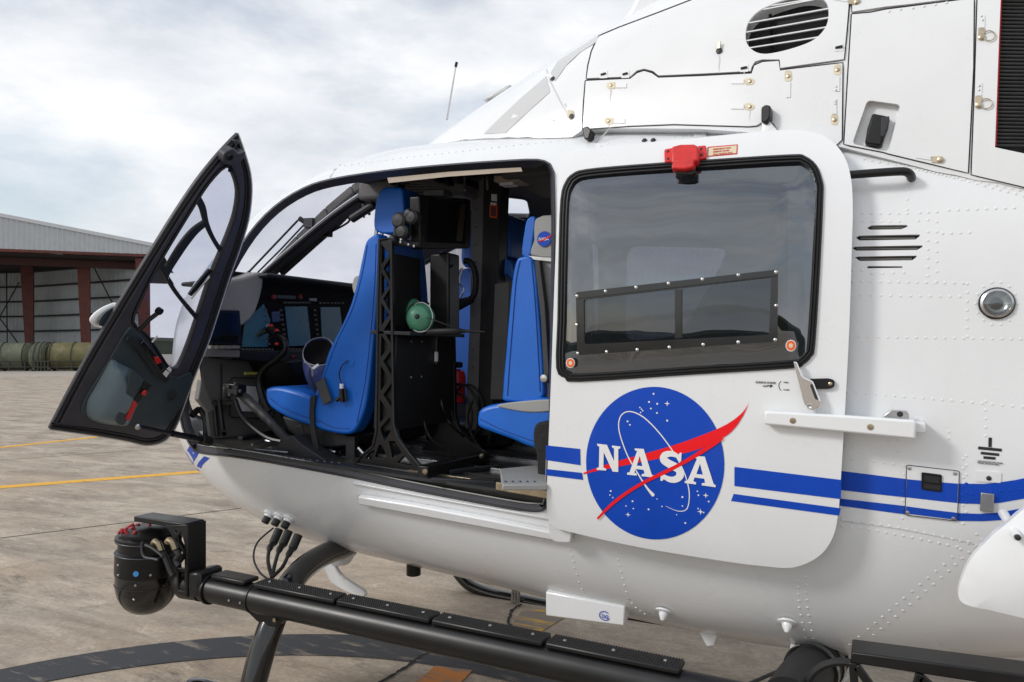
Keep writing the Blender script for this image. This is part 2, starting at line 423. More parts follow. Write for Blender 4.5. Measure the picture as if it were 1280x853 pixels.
INN = inset(OPD, bandw)
lo_open = [(x, ph * .8) for x, ph in (FUS.hit(a, b) for a, b in OPD)]
lo_inn = [(x, ph * .8) for x, ph in (FUS.hit(a, b, -.045) for a, b in INN)]
def rectloop(x0, v0, x1, v1, st=.08):
    out = []
    for a, b in (((x0, v0), (x1, v0)), ((x1, v0), (x1, v1)), ((x1, v1), (x0, v1)), ((x0, v1), (x0, v0))):
        n = max(1, int(math.dist(a, b) / st)); out += [(a[0] + (b[0] - a[0]) * i / n, a[1] + (b[1] - a[1]) * i / n) for i in range(n)]
    return out
HP = PI / 2 * .8
ws_px = [(287, 322), (300, 299), (319, 270), (346, 240), (378, 219), (412, 207)]
ws = [(x, ph * .8) for x, ph in (FUS.hit(a, b) for a, b in ws_px)]
ws_n = [(min(x, -2.35), v) for x, v in ws]
WS = dense(ws_n + [(-2.40, 1.0), (-2.38, HP - .05), (-3.0, HP - .045), (-3.30, HP - .06), (-3.44, 1.0), (-3.42, .72), (-3.3, .58), (-3.0, .45)], .06)
WSF = dense([(-3.42, .55), (-3.05, .42), (-2.80, .60), (-2.55, .76), (-2.40, .92), (-2.38, HP - .05), (-3.0, HP - .045), (-3.30, HP - .06), (-3.44, 1.0), (-3.45, .75)], .06)
wr_px = roundc([(733, 232), (985, 222), (985, 435), (740, 452)], 22)
WR = FUS.loop(wr_px, 0, 10)
FW1 = roundc([(-3.06, -.05), (-2.16, -.08), (-2.14, .50), (-2.28, .58), (-2.7, .50), (-3.0, .25)], .1)
FW2 = roundc([(-2.06, -.02), (-1.45, .02), (-1.45, .53), (-2.06, .60)], .06)
FW4 = dense(roundc([(-2.10, .68), (-1.83, .66), (-1.80, .80), (-2.08, .88)], .04), .07)
FW3 = roundc([(-1.33, -.02), (-1.0, .02), (-.72, .50), (-1.33, .52)], .1)
FW1, FW2, FW3 = [dense(f, .07) for f in (FW1, FW2, FW3)]
# intake louvres behind the sliding door
LV = [cr(q, 1020, 160, .3048) for q in ([(208, 410), (228, 400), (372, 398), (378, 404), (350, 416), (222, 418)], [(162, 450), (178, 442), (425, 437), (427, 443), (408, 458), (180, 462)], [(147, 492), (160, 487), (436, 482), (437, 488), (415, 501), (165, 504)], [(160, 532), (170, 528), (413, 524), (412, 530), (395, 543), (180, 546)], [(210, 570), (215, 567), (354, 568), (354, 574), (212, 576)])]
LVL = [FUS.loop(l, 0, 6) for l in LV]
FB = FUS.patch('fuselage', WHITE, HEL, rectloop(-3.66, -HP, 2.0, HP), [lo_open, WS, WR] + LVL, 0, .012, (.05, .05))
FUS.patch('far_fuselage_side', WHITE, HEL, rectloop(-3.66, -HP, 2.0, HP), [WSF, FW1, FW2, FW3, FW4], 0, .012, (.07, .07), mirror=True)
LN0, LN1 = -3.5, -.05
def shr(L, k=1.0): return L
FUS.patch('cabin_lining', LINING, HEL, rectloop(LN0, -.55, LN1, HP), [lo_inn, WS, WR], -.045, 0, (.09, .09))
FUS.patch('cabin_lining', LINING, HEL, rectloop(LN0, -.55, LN1, HP), [WSF, FW1, FW2, FW3, FW4], -.045, 0, (.09, .09), mirror=True)
FUS.patch('windshield', GPANE, HEL, WS, [], -.006, 0, (.08, .08))
FUS.patch('windshield', GPANE, HEL, WSF, [], -.006, 0, (.08, .08), mirror=True)
for i, f in enumerate((FW1, FW2, FW3, FW4)): FUS.patch('window_pane', GPANE, HEL, f, [], -.006, 0, (.12, .12), mirror=True)
b = MB()
for i, l in enumerate((FW1, FW2, FW3, FW4)):
    pts = [FUS.pt(u, v / .8, -.03) for u, v in l]; pts = [Vector((p.x, -p.y, p.z)) for p in pts]; b = MB(); b.tube(pts + [pts[0]], .022, 8, False)
    b.build('window_frame', CHAR, HEL)
for l, mir in ((WS, 1), (WSF, -1)):
    pts = [FUS.pt(u, v / .8, -.025) for u, v in l]; pts = [Vector((p.x, p.y * mir, p.z)) for p in pts]; b = MB(); b.tube(pts + [pts[0]], .016, 8, False); b.build('windshield_frame', CHARD, HEL)
# shell of darkness behind the louvres
FUS.decal('louvre_backing', GREYI, FB, [(1058, 272), (1160, 272), (1160, 345), (1058, 345)], -.035)
b = MB()
for l in LV:
    x0 = min(p[0] for p in l); x1 = max(p[0] for p in l); yb = max(p[1] for p in l) - 1.5
    p0 = FUS.P(x0 + 6, yb, 0)[0]; p1 = FUS.P(x1 - 6, yb, 0)[0]; b.add([p0, p1, p1 + Vector((0, .035, .022)), p0 + Vector((0, .035, .022))], [(0, 1, 2, 3)])
b.build('louvre_blade', GREYI, FB)
# door opening frame (rounded rubber edge + step inwards)
b = MB(); k = len(OPD)
A = [FUS.P(*p, .004)[0] for p in OPD]; B = [FUS.pt(u, v / .8, -.045) if not (p[1] > 560 and p[0] < 684) else FUS.P(q_[0], q_[1], -.010)[0] for (u, v), p, q_ in zip(lo_inn, OPD, INN)]; Cc = [FUS.P(p[0], p[1], -.004)[0] for p in inset(OPD, 3)]
D = [FUS.P(p[0], p[1], -.022 if not (p[1] > 560 and p[0] < 684) else -.007)[0] for p in inset(OPD, lambda q: bandw(q) * .6)]
Cw = [FUS.P(p[0], p[1], .010)[0] for p in inset(OPD, 1.4)]
vs = A + Cw + Cc + D + B; fs = []
for j in range(4):
    for i in range(k): fs.append((j * k + i, j * k + (i + 1) % k, (j + 1) * k + (i + 1) % k, (j + 1) * k + i))
b.add(vs, fs); fr = b.build('door_opening_frame', CHAR, HEL, angle=50)
b = MB(); pts = [FUS.P(*p, .002)[0] for p in inset(OPD, 1)]; b.tube(pts + [pts[0]], .0045, 6, False); b.build('rubber_seal', RUB, fr)
FUS.decal('tan_strip', TAN, fr, [(484, 222.5), (560, 215), (630, 210.5), (651, 209.5), (653, 214.5), (630, 216), (560, 221), (486, 229)], -.012)
lip = [p for p in inset(OPD, lambda q: bandw(q) + 1.5) if p[1] > 555 and p[0] < 690]
lip.sort(key=lambda p: p[0]); b = MB(); b.tube([FUS.P(*p, -.012)[0] for p in lip], .0030, 6); b.build('sill_edge', GREYL, fr)
# stripes on the hull behind the door
t1 = [(100, 515), (220, 530), (340, 545), (450, 556), (545, 563), (640, 564), (700, 558), (760, 549), (852, 530), (852, 604), (792, 620), (700, 636), (640, 641), (545, 638), (340, 615), (220, 602), (100, 588), (60, 583), (60, 510)]
t2 = [(95, 620), (340, 648), (450, 664), (545, 675), (620, 678), (700, 673), (792, 655), (852, 640), (852, 672), (792, 690), (700, 702), (640, 706), (545, 705), (340, 680), (95, 648), (60, 644), (60, 616)]
for q in (t1, t2): FUS.decal('blue_stripe', BLUEP, FB, [(p[0] - (0 if p[0] > 90 else 0), p[1]) for p in cr(q, 1020, 420, .3283)], .0012)
FUS.decal('blue_stripe', BLUEP, FB, [(236.5, 558), (249, 566), (243, 576), (240, 584), (233, 575), (232, 566)], .0012, step=4)
FUS.decal('blue_stripe', BLUEP, FB, [(255, 570.5), (262, 573), (254, 580), (249, 590), (244.5, 586), (248, 578)], .0012, step=4)
# rivets
rv = row([[(1066, 190), (1279, 245)], [(1080, 199), (1274, 238)], ], 10)
rv += row([[(1067, 267), (1134, 267)], [(1080, 277), (1124, 277)], [(1134, 237), (1134, 262)], [(1150, 266), (1171, 265), (1171, 352)], [(1148, 276), (1160, 275)], [(1186, 263), (1268, 260)], [(1178, 292), (1212, 291)], [(1160, 290), (1160, 345)],
           [(1066, 352), (1204, 354)], [(1064, 369), (1200, 371)], [(1066, 338), (1078, 338)], [(1090, 342), (1130, 341)], [(1063, 341), (1063, 300)], [(1209, 355), (1209, 421)], [(1062, 421), (1276, 424)],
           [(1059, 490), (1118, 495), (1190, 501), (1278, 509)], [(1056, 558), (1124, 565)], [(1066, 574), (1130, 582), (1128, 648)], [(1123, 551), (1123, 565)], [(1053, 650), (1090, 654), (1145, 664), (1190, 674), (1220, 682)], [(1053, 658), (1086, 662), (1140, 672), (1196, 684)],
           [(1232, 502), (1232, 545)], [(1186, 540), (1186, 548)], [(1208, 570), (1208, 640)], [(1204, 574), (1204, 655)], [(1190, 620), (1275, 612)]], 12)
rv += row([[(1221, 668), (1180, 706), (1130, 748), (1085, 787), (1062, 806)], [(1228, 675), (1186, 714), (1138, 756), (1092, 794), (1070, 813)]], 12.5)
rv += row([[(997, 718), (999, 760), (1009, 807)], [(1007, 722), (1009, 760), (1018, 808)], [(713, 687), (718, 710), (727, 737)], [(769, 684), (776, 715), (785, 749)], [(785, 749), (795, 760), (806, 768)]], 9)
rv += row([[(431, 207), (500, 198), (587, 188), (660, 180), (725, 174)], [(559, 171), (603, 164)]], 9)
rv += row([[(742, 186), (760, 180)], [(842, 172), (900, 165)]], 10)
rv += [(1245.5 + 26 * math.cos(a * PI / 7), 379.5 + 27 * math.sin(a * PI / 7)) for a in range(14)]
def onblue(p):
    return any(inpoly(p[0], p[1], cr(q, 1020, 420, .3283)) for q in (t1, t2))
FUS.dots([p for p in rv if not onblue(p)], .0042, .0015).build('rivets', WHITE2, FB, kind='stuff')
FUS.dots([p for p in rv if onblue(p)], .0042, .0015, .001).build('blue_rivets', BLUEP, FB, kind='stuff')
# rear hull seams, hatch, ground mark
FUS.ribbon('panel_seam', GREYP, FB, [[(1054, 652), (1120, 661), (1200, 676), (1222, 682)]], 1.0, .001)
FUS.ribbon('panel_seam', GREYP, FB, [[(1222, 682), (1212, 700), (1206, 716)]], 1.6, .001)
HT = roundc(cr([(345, 492), (546, 515), (538, 705), (339, 682)], 1020, 420, .3283), 2.5)
HX = FUS.decal('access_hatch', WHITE, HEL, HT, .004, thick=.004, step=5)
FUS.ribbon('hatch_gap', GAP, HX, [HT + HT[:1]], 1.0, .0046)
FUS.decal('blue_band', BLUEP, HX, cr([(346, 546), (450, 556), (541, 563), (538, 637), (440, 626), (343, 615)], 1020, 420, .3283), .0048)
FUS.decal('blue_band', BLUEP, HX, cr([(343, 649), (440, 662), (538, 674), (536, 701), (440, 689), (342, 677)], 1020, 420, .3283), .0048)
for p_ in cr([(356, 504), (530, 524), (348, 673), (523, 696)], 1020, 420, .3283): FUS.dots([p_], .006, .002, .005).build('screw', METAL, HX)
FUS.decal('recessed_latch', BLK, HX, roundc(cr([(402, 520), (480, 530), (478, 595), (402, 585)], 1020, 420, .3283), 2), .008, thick=.006, step=4)
FUS.decal('latch_flap', CHARD, HX, roundc(cr([(410, 562), (474, 570), (473, 589), (410, 580)], 1020, 420, .3283), 1), .0105, thick=.003, step=4)
FUS.decal('latch_hole', GAP, HX, roundc(cr([(412, 530), (470, 538), (469, 562), (412, 556)], 1020, 420, .3283), 1), .0092, step=4)
for q in ([(657, 387), (670, 388), (669, 424), (656, 423)], [(618, 421), (708, 430), (707, 441), (617, 432)], [(628, 441), (698, 448), (697, 458), (627, 451)], [(638, 458), (684, 462), (683, 472), (637, 468)]):
    FUS.decal('ground_symbol', GAP, FB, cr(q, 1020, 420, .3283), .0014, step=4)
# ---- small text by font
def text3(name, s, m, parent, size, o, ex, ey, lift=.0, ext=.0004, font_bold=False):
    cu = bpy.data.curves.new(name, 'FONT'); cu.body = s; cu.size = size; cu.extrude = ext; cu.align_x = 'LEFT'; cu.offset = size * .012
    ob = bpy.data.objects.new(name, cu); COL.objects.link(ob)
    dg = bpy.context.evaluated_depsgraph_get(); me = bpy.data.meshes.new_from_object(ob.evaluated_get(dg)); bpy.data.objects.remove(ob)
    me.name = name; me.materials.clear(); me.materials.append(m); o2 = bpy.data.objects.new(name, me); COL.objects.link(o2); o2.parent = parent
    ex = Vector(ex).normalized(); n = ex.cross(Vector(ey)).normalized(); ey = n.cross(ex)
    base = Vector(o) + n * lift
    if parent.name in ORG_: base = base - ORG_[parent.name]
    o2.matrix_local = Matrix.Translation(base) @ Matrix((ex, ey, n)).transposed().to_4x4(); return o2
def textpx(name, s, m, parent, size, px0, px1, surf, off):
    a = surf.P(*px0, off)[0]; c = surf.P(*px1, off)[0]; u = surf.P(px0[0], px0[1] - 10, off)[0] - a
    return text3(name, s, m, parent, size, a, c - a, u)
textpx('ground_lettering', 'GROUND ELECTRIC FRAME\nREFUEL GROUND HERE', GAP, FB, .0048, (1222, 577), (1252, 580), FUS, .003)
# wire latch plates near the hatch
p, n = FUS.P(1235, 622, .0); b = MB(); q = [FUS.P(1226, 616, .012)[0], FUS.P(1243, 618, .012)[0], FUS.P(1242, 641, .012)[0], FUS.P(1225, 639, .012)[0]]
b.prism(q, (0, .011, 0)); b.build('metal_bracket', METAL, HEL, bevel=.002)
FUS.decal('backing_plate', WHITE2, FB, roundc([(1220, 589), (1252, 591), (1251, 604), (1219, 602)], 1.5), .003, thick=.003, step=5)
FUS.dots([(1236, 598)], .007, .004, .003).build('bolt', CHARD, HEL)
# round lamp on the side
c, n = FUS.P(1245.5, 379.5); b = MB(); b.lathe(c, [(.043, -.01), (.044, .006), (.040, .010), (.036, .006), (.034, .004)], n, 32); L_ = b.build('side_lamp', BLKG, HEL)
b = MB(); b.lathe(c, [(.040, .0095), (.034, .013), (.028, .006), (.020, .001), (.0, 0)], n, 32); b.build('reflector', METAL, L_)
b = MB(); b.lathe(c, [(.014, .0), (.014, .008), (.010, .012), (0, .013)], n, 16); b.build('bulb', CHARD, L_)
b = MB(); b.lathe(c, [(.036, .010), (.02, .016), (0, .018)], n, 32); b.build('lens', GLENS, L_)
# black grab handle
b = MB(); q = [FUS.P(a, b_, o)[0] for a, b_, o in ((1020, 222, .04), (1060, 219, .045), (1100, 216, .048), (1128, 214.5, .046), (1136, 217, .035), (1139, 221, .015), (1139, 224, -.01))]
b.tube(spline(q, 4), .0125, 12); b.build('grab_handle', BLK, HEL)
# ---- rails
def bar_on(name, m, parent, top, bot, off0, off1, surf=FUS, bevel=.006):
    a = dense(top, 14, False); c = []
    bb = MB(); n = len(a)
    for i, p in enumerate(a):
        t = i / (n - 1); q = bot(p[0]); P1 = surf.P(p[0], p[1], off1)[0]; P2 = surf.P(p[0], q, off1)[0]; nn = surf.P(p[0], p[1], off1)[1]; dd = nn * (off1 - off0)
        c += [P1, P2, P2 - dd, P1 - dd]
    fs = [(0, 1, 2, 3), tuple((n - 1) * 4 + j for j in (3, 2, 1, 0))] + [(i * 4 + j, (i + 1) * 4 + j, (i + 1) * 4 + (j + 1) % 4, i * 4 + (j + 1) % 4) for i in range(n - 1) for j in range(4)]
    bb.add(c, fs); return bb.build(name, m, parent, bevel=bevel)
RR = bar_on('rear_slide_rail', WHITE, HEL, [(955, 514), (1060, 520), (1145, 526)], lambda x: 531 + (x - 955) * .098, .075, .105)
b = MB(); q = [FUS.P(1020, 521, .075)[0], FUS.P(1155, 528, .075)[0]]; d = q[1] - q[0]
b.prism([FUS.P(1020, 519, .0)[0], FUS.P(1155, 526.5, .0)[0], FUS.P(1155, 538, .0)[0], FUS.P(1020, 533, .0)[0]], (0, -.078, 0)); b.build('rail_core', WHITE2, RR, bevel=.003)
b = MB(); b.prism([FUS.P(a, c_, .03)[0] for a, c_ in ((1101, 522), (1114, 512), (1133, 513), (1136, 517), (1136, 525))], (0, -.02, 0)); b.build('rail_stop', METAL, RR, bevel=.002)
for p_ in ((991, 526), (1088, 534)): FUS.dots([p_], .009, .0015, .105, 10, round_=False).build('bolt', GOLD, RR)
FUS.dots([(1125, 518)], .009, .003, .05, 6).build('bolt', GAP, RR)
LR = bar_on('front_slide_rail', WHITE, HEL, [(447, 621), (520, 633), (620, 652), (690, 666), (713, 669)], lambda x: 631 + (x - 447) * .186 - (0 if x < 700 else 1), .0, .028, bevel=.006)
bar_on('rail_channel', WHITE, LR, [(441, 603), (520, 619), (600, 633), (686, 647)], lambda x: 606 + (x - 441) * .180, .0, .009, bevel=.002)
FUS.decal('rail_recess', GREYP, LR, roundc([(446, 619), (466, 620), (470, 632), (448, 630)], 4), .002, step=4)
FUS.dots(row([[(470, 617), (685, 660)]], 22), .0035, .002, .0).build('rivets', WHITE2, LR, kind='stuff')
b = MB(); b.prism([FUS.P(a, c_, .052)[0] for a, c_ in roundc([(684, 620), (696, 622), (697, 660), (714, 664), (713, 679), (694, 678), (686, 672)], 4)], (0, .02, 0)); CL = b.build('rail_bracket', WHITE, HEL, bevel=.003)
for p_ in ((689, 628), (690, 647)): FUS.dots([p_], .006, .003, .055).build('bolt', WHITE2, CL)
# ---- clamshell door hanging at the right edge
cs = s2([(1290, 630), (1262, 652), (1238, 672), (1215, 698), (1203, 722), (1198, 742), (1202, 753), (1216, 759), (1240, 764), (1300, 778), (1400, 800), (1400, 560)], 4)
Pp = plane('y', -.98)
def plate(name, m, parent, pxs, P, thick, holes=(), bevel=0, g=0, hfn=None, away=True, kind=None):
    p0, n = P; o3 = [onp(a, c_, P) for a, c_ in pxs]; u = Vector((1, 0, 0)); u = (u - n * u.dot(n)).normalized(); v = n.cross(u)
    base = p0
    to2 = lambda q: ((q - base).dot(u), (q - base).dot(v)); ou = [to2(q) for q in o3]; hs = [[to2(onp(a, c_, P)) for a, c_ in h] for h in holes]
    V, T, B, loops = cdt(ou, hs, g, g)
    if hfn: z = [hfn(min(edist(a, c_, l) for l in loops)) for a, c_ in V]
    else: z = [0] * len(V)
    pos = [base + u * a + v * c_ - n * zz for (a, c_), zz in zip(V, z)]
    bb = MB(); nV = len(V); vs = pos + [base + u * a + v * c_ + n * thick for a, c_ in V]
    fs = [t for t in T] + [tuple(i + nV for i in reversed(t)) for t in T] + [(a, c_, c_ + nV, a + nV) for a, c_ in B]
    bb.add(vs, fs); return bb.build(name, m, parent, bevel=bevel, kind=kind, angle=40)
CSD = plate('clamshell_door', WHITE, HEL, cs, Pp, .03, bevel=.008, g=.06, hfn=lambda d: .03 * (1 - math.exp(-d / .06)))
b = MB(); b.tube([Y(1254, 642, -.86), Y(1262, 655, -.93), Y(1272, 672, -1.03)], [.012, .011, .010], 10); b.build('door_stay', WHITE2, HEL)
b = MB(); b.lathe(Y(1272, 672, -1.035), [(.0, -.006), (.007, -.004), (.007, .004), (0, .006)], (0, -1, 0), 8); b.build('stay_bolt', CHARD, HEL)
# ================================================================== sliding door
DO = .07
DOORPX = [(699, 215), (702, 197), (716, 190.5), (760, 184), (830, 176.5), (900, 169.5), (965, 163.5), (1005, 163.5), (1035, 173), (1055, 195), (1064, 225), (1066, 262), (1065, 300), (1062, 400), (1057, 500), (1051, 600), (1048, 640), (1041, 672), (1023, 696), (992, 709.5), (955, 708), (900, 701), (800, 684.5), (716, 666), (690, 657), (684, 640), (684, 600), (689, 470), (694, 330)]
DOORPX = s2(DOORPX, 4)
seal_o = [(40, 800), (44, 640), (48, 430), (54, 240), (70, 180), (95, 152), (140, 137), (300, 122), (560, 104), (820, 88), (870, 93), (910, 125), (930, 180), (932, 230), (922, 450), (905, 720), (893, 762), (865, 790), (820, 803), (500, 823), (120, 847), (70, 835)]
seal_o = s2(cr(seal_o, 680, 160, .375), 3)
gl = inset(dense(seal_o, 6), 9)
SD = FUS.patch('sliding_door', WHITE, HEL, FUS.loop(DOORPX, DO), [FUS.loop(gl, DO, 8)], DO, .045, (.035, .035))
def sealband(name, outer, d0, d1, hts, m, parent, base):
    b = MB(); k = len(outer); vs = []; n = len(hts)
    for j, h in enumerate(hts):
        q = inset(outer, d0 + (d1 - d0) * j / (n - 1)); vs += [FUS.P(a, c_, base + h)[0] for a, c_ in q]
    b.add(vs, [(j * k + i, j * k + (i + 1) % k, (j + 1) * k + (i + 1) % k, (j + 1) * k + i) for j in range(n - 1) for i in range(k)])
    return b.build(name, m, parent, angle=60)
so_ = dense(seal_o, 6)
sealband('window_seal', so_, 0, 11, [0, .008, .010, .007, .010, .011, .008, .005, .009, .009, .004, -.004], RUB, SD, DO)
gpx = inset(so_, 10)
WG = FUS.patch('window_glass', GSIDE, SD, FUS.loop(gpx, DO, 8), [], DO - .002, 0, (.035, .035), hfn=lambda u, v, d: .010 * (1 - math.exp(-(d / .07) ** 2)))
# sliding vent in the window
V0 = DO + .016
vf = roundc(cr([(106, 548), (780, 472), (778, 712), (110, 758)], 680, 160, .375), 3); vi = roundc(cr([(132, 572), (757, 498), (750, 690), (134, 722)], 680, 160, .375), 3)
VF = FUS.decal('vent_frame', BLKG, SD, vf, V0, holes=[vi], thick=.014, step=9)
FUS.decal('vent_pane', GVENT, VF, vi, V0 - .006, step=12)
FUS.decal('vent_divider', BLKG, VF, cr([(436, 540), (458, 538), (458, 700), (436, 702)], 680, 160, .375), V0 + .002, thick=.01)
FUS.decal('vent_slide_track', BLKG, VF, cr([(108, 549), (780, 473), (780, 492), (108, 569)], 680, 160, .375), V0 + .006, thick=.008)
FUS.dots(cr([(110, 561), (205, 545), (307, 532), (415, 519), (528, 505), (648, 491), (774, 481), (109, 657), (774, 593), (113, 752), (209, 747), (311, 740), (418, 732), (531, 723), (648, 715), (771, 707)], 680, 160, .375), .0062, .004, V0 + .004).build('screws', METAL, VF, kind='stuff')
for q in [((88, 784), 16), ((823, 726), 19)]:
    px, py = cr([q[0]], 680, 160, .375)[0]; r_ = q[1] * .375
    el = lambda k_: [(px + r_ * k_ * .93 * math.cos(a * PI / 10), py + r_ * k_ * 1.03 * math.sin(a * PI / 10)) for a in range(20)]
    dsk = FUS.decal('orange_marker', LETW, SD, el(1), DO + .0145, thick=.001, step=4); FUS.decal('marker_ring', ORG, dsk, el(.86), DO + .0155, step=4); FUS.decal('marker_dot', SIGNC, dsk, el(.4), DO + .0165, step=3)
# red emergency handle cover
def dplate(name, m, parent, pxs, off, thick, bevel=.003): 
    o = FUS.decal(name, m, parent, pxs, off, thick=thick, step=5)
    if bevel:
        pass
    return o
b = MB()
def blob(pxs, o1, o0):
    q = [FUS.P(a, c_, o1)[0] for a, c_ in pxs]; n = FUS.P(*pxs[0], o1)[1]; b.prism(q, -n * (o1 - o0))
K = lambda L_: cr(L_, 680, 0, .3125)
blob(K(roundc([(480, 597), (518, 590), (518, 645), (482, 650)], 8)), DO + .010, DO)
b.build('handle_cover_ear', RED, SD, bevel=.003); b = MB()
blob(K(roundc([(612, 584), (648, 580), (650, 632), (612, 640)], 8)), DO + .010, DO)
b.build('handle_cover_ear', RED, SD, bevel=.003); b = MB()
blob(K([(510, 585), (545, 576), (600, 575), (615, 582), (618, 640), (600, 645), (508, 652)]), DO + .034, DO)
HC = b.build('handle_cover', RED, SD, bevel=.007, seg=3); b = MB()
blob(K([(520, 640), (600, 632), (598, 668), (560, 676), (508, 672), (512, 655)]), DO + .044, DO + .003); b.build('cover_lip', RED, HC, bevel=.005)
b = MB(); blob(K([(522, 674), (606, 668), (606, 690), (590, 698), (545, 698), (522, 690)]), DO + .028, DO + .004); b.build('handle_grip', BLK, HC, bevel=.003)
for p_ in K([(495, 606), (496, 636), (628, 596), (630, 620)]): FUS.dots([p_], .005, .002, DO + .010).build('bolt', CHARD, HC)
ST = FUS.decal('warning_sticker', RED, SD, K([(655, 588), (775, 578), (773, 617), (653, 628)]), DO + .001, step=8)
FUS.decal('sticker_face', SIGNC, ST, K([(659, 592), (771, 582), (769, 613), (657, 624)]), DO + .0016, step=8)
_l = K([(668, 599), (668, 607), (668, 615)])
for i_, (s_, k_) in enumerate((('EMERGENCY EXIT', 1), ('REMOVE COVER', 1.0), ('PULL HANDLE OUT', 1))):
    a_ = K([(676, 600 + i_ * 10)])[0]; c_ = K([(760, 592 + i_ * 10)])[0]; textpx('sticker_lettering', s_, RED, ST, .0068, a_, c_, FUS, DO + .003)
# ---- round emblem
Q = lambda L_: cr(L_, 680, 440, .3283)
cen = (819, 579.2); RX, RY = 86.4, 95.4
circ = [(cen[0] + RX * math.cos(a * PI / 40), cen[1] + RY * math.sin(a * PI / 40)) for a in range(80)]
# slight skew of the circle by perspective
circ = [(x, y + (x - cen[0]) * .02) for x, y in circ]
EM = FUS.decal('emblem_disc', BLUEP, SD, circ, DO + .0014, step=5, g=(.03, .03))
def swath(pts, ws, surf=FUS):               # stroke with varying width, px
    L = []; R_ = []
    P_ = [(p.x, p.y) for p in spline([(a, c_, 0) for a, c_ in pts], 6)]; W_ = [p.x for p in spline([(a, 0, 0) for a in ws], 6)]
    for i, p in enumerate(P_):
        a = P_[max(i - 1, 0)]; c_ = P_[min(i + 1, len(P_) - 1)]; dx, dy = c_[0] - a[0], c_[1] - a[1]; l = math.hypot(dx, dy) or 1
        L.append((p[0] - dy / l * W_[i] / 2, p[1] + dx / l * W_[i] / 2)); R_.append((p[0] + dy / l * W_[i] / 2, p[1] - dx / l * W_[i] / 2))
    return L, R_
def stroke(name, m, parent, pts, ws, off):
    L, R_ = swath(pts, ws); b = MB(); A_ = [FUS.P(*p, off)[0] for p in L]; B_ = [FUS.P(*p, off)[0] for p in R_]; k = len(A_)
    b.add(A_ + B_, [(i, i + 1, k + i + 1, k + i) for i in range(k - 1)]); return b.build(name, m, parent)
# upper red vector (behind letters)
up_e = Q([(781, 194), (757, 229), (725, 257), (688, 280), (640, 302), (560, 333), (480, 360), (400, 383), (330, 402), (260, 422), (200, 442), (149, 461)])
lo_e = Q([(150, 466), (200, 454), (300, 434), (400, 414), (500, 394), (580, 374), (640, 350), (672, 332), (705, 312), (735, 280), (760, 240)])
FUS.decal('red_vector', REDP, EM, s2(up_e, 3, False) + s2(lo_e, 3, False), DO + .0020, step=5)
orb = Q([(415, 545), (390, 515), (352, 455), (318, 395), (292, 325), (284, 280), (292, 245), (316, 228), (350, 233), (390, 258), (440, 310), (490, 378), (530, 450), (550, 515), (553, 560), (545, 596), (525, 607), (498, 603), (463, 587)])
stroke('orbit', LETW, EM, orb, [4.2, 2.2, 1.5, 1.4, 1.3, 1.3, 1.3, 1.3, 1.4, 1.4, 1.4, 1.3, 1.3, 1.3, 1.2, 1.2, 1.0, .7, .4], DO + .0028)
b = MB(); px, py = Q([(414, 544)])[0]; p, n = FUS.P(px, py, DO + .0029); b.lathe(p, [(.006, 0), (0, .0002)], n, 12); b.build('orbit_end', LETW, EM)
def box_map(poly, tl, tr, bl, br):
    out = []
    for u, v in poly:
        v = 1 - v; x = (tl[0] * (1 - u) + tr[0] * u) * (1 - v) + (bl[0] * (1 - u) + br[0] * u) * v; y = (tl[1] * (1 - u) + tr[1] * u) * (1 - v) + (bl[1] * (1 - u) + br[1] * u) * v; out.append((x, y))
    return out
LN = [(-.04, 1), (.42, 1), (.76, .40), (.76, .89), (.66, .93), (.66, 1), (1.06, 1), (1.06, .93), (.96, .89), (.96, -.02), (.70, -.02), (.27, .70), (.27, .11), (.40, .07), (.40, 0), (-.04, 0), (-.04, .07), (.06, .11), (.06, .89), (-.04, .93)]
LA = [(.26, 1), (.64, 1), (.98, .10), (1.05, .07), (1.05, 0), (.56, 0), (.56, .07), (.68, .11), (.64, .24), (.30, .24), (.26, .11), (.36, .07), (.36, 0), (-.04, 0), (-.04, .07), (.06, .10), (.36, .90), (.26, .94)]
LAh = [(.36, .37), (.59, .37), (.475, .74)]
def letter(nm, poly, quad, holes=()):
    FUS.decal(nm, LETW, EM, box_map(poly, *quad), DO + .0036, holes=[box_map(h, *quad) for h in holes], step=6, g=(0.3, .3))
def quad(*p): return Q(p)
letter('letter_N', LN, quad((206, 350), (286, 360), (204, 450), (286, 456)))
letter('letter_A', LA, quad((322, 366), (412, 372), (320, 468), (412, 478)), [LAh])
letter('letter_A', LA, quad((545, 394), (650, 402), (540, 500), (648, 515)), [LAh])
ss = Q([(512, 400), (498, 392), (480, 388), (460, 394), (456, 410), (472, 424), (495, 436), (515, 450), (518, 470), (505, 484), (485, 487), (465, 480), (450, 468)])
stroke('letter_S', LETW, EM, ss, [3.5, 6.0, 7.2, 8.6, 9.6, 9.6, 10, 9.6, 9.8, 8.6, 7.4, 6, 4], DO + .0036)
FUS.decal('letter_S_serif', LETW, EM, Q([(518, 384), (524, 384), (522, 418), (514, 418), (506, 398)]), DO + .0037, g=(.3, .3)); FUS.decal('letter_S_serif', LETW, EM, Q([(445, 458), (452, 458), (462, 478), (450, 492), (443, 490)]), DO + .0037, g=(.3, .3))
lv1 = Q([(672, 331), (640, 346), (590, 377), (520, 420), (450, 455), (380, 490), (310, 533), (250, 580), (201, 633)]); lv2 = Q([(205, 640), (256, 590), (320, 541), (390, 499), (460, 466), (530, 430), (600, 390), (660, 351), (688, 328)])
FUS.decal('red_vector', REDP, EM, s2(lv1, 3, False) + s2(lv2, 3, False), DO + .0044, step=5)
random.seed(3)
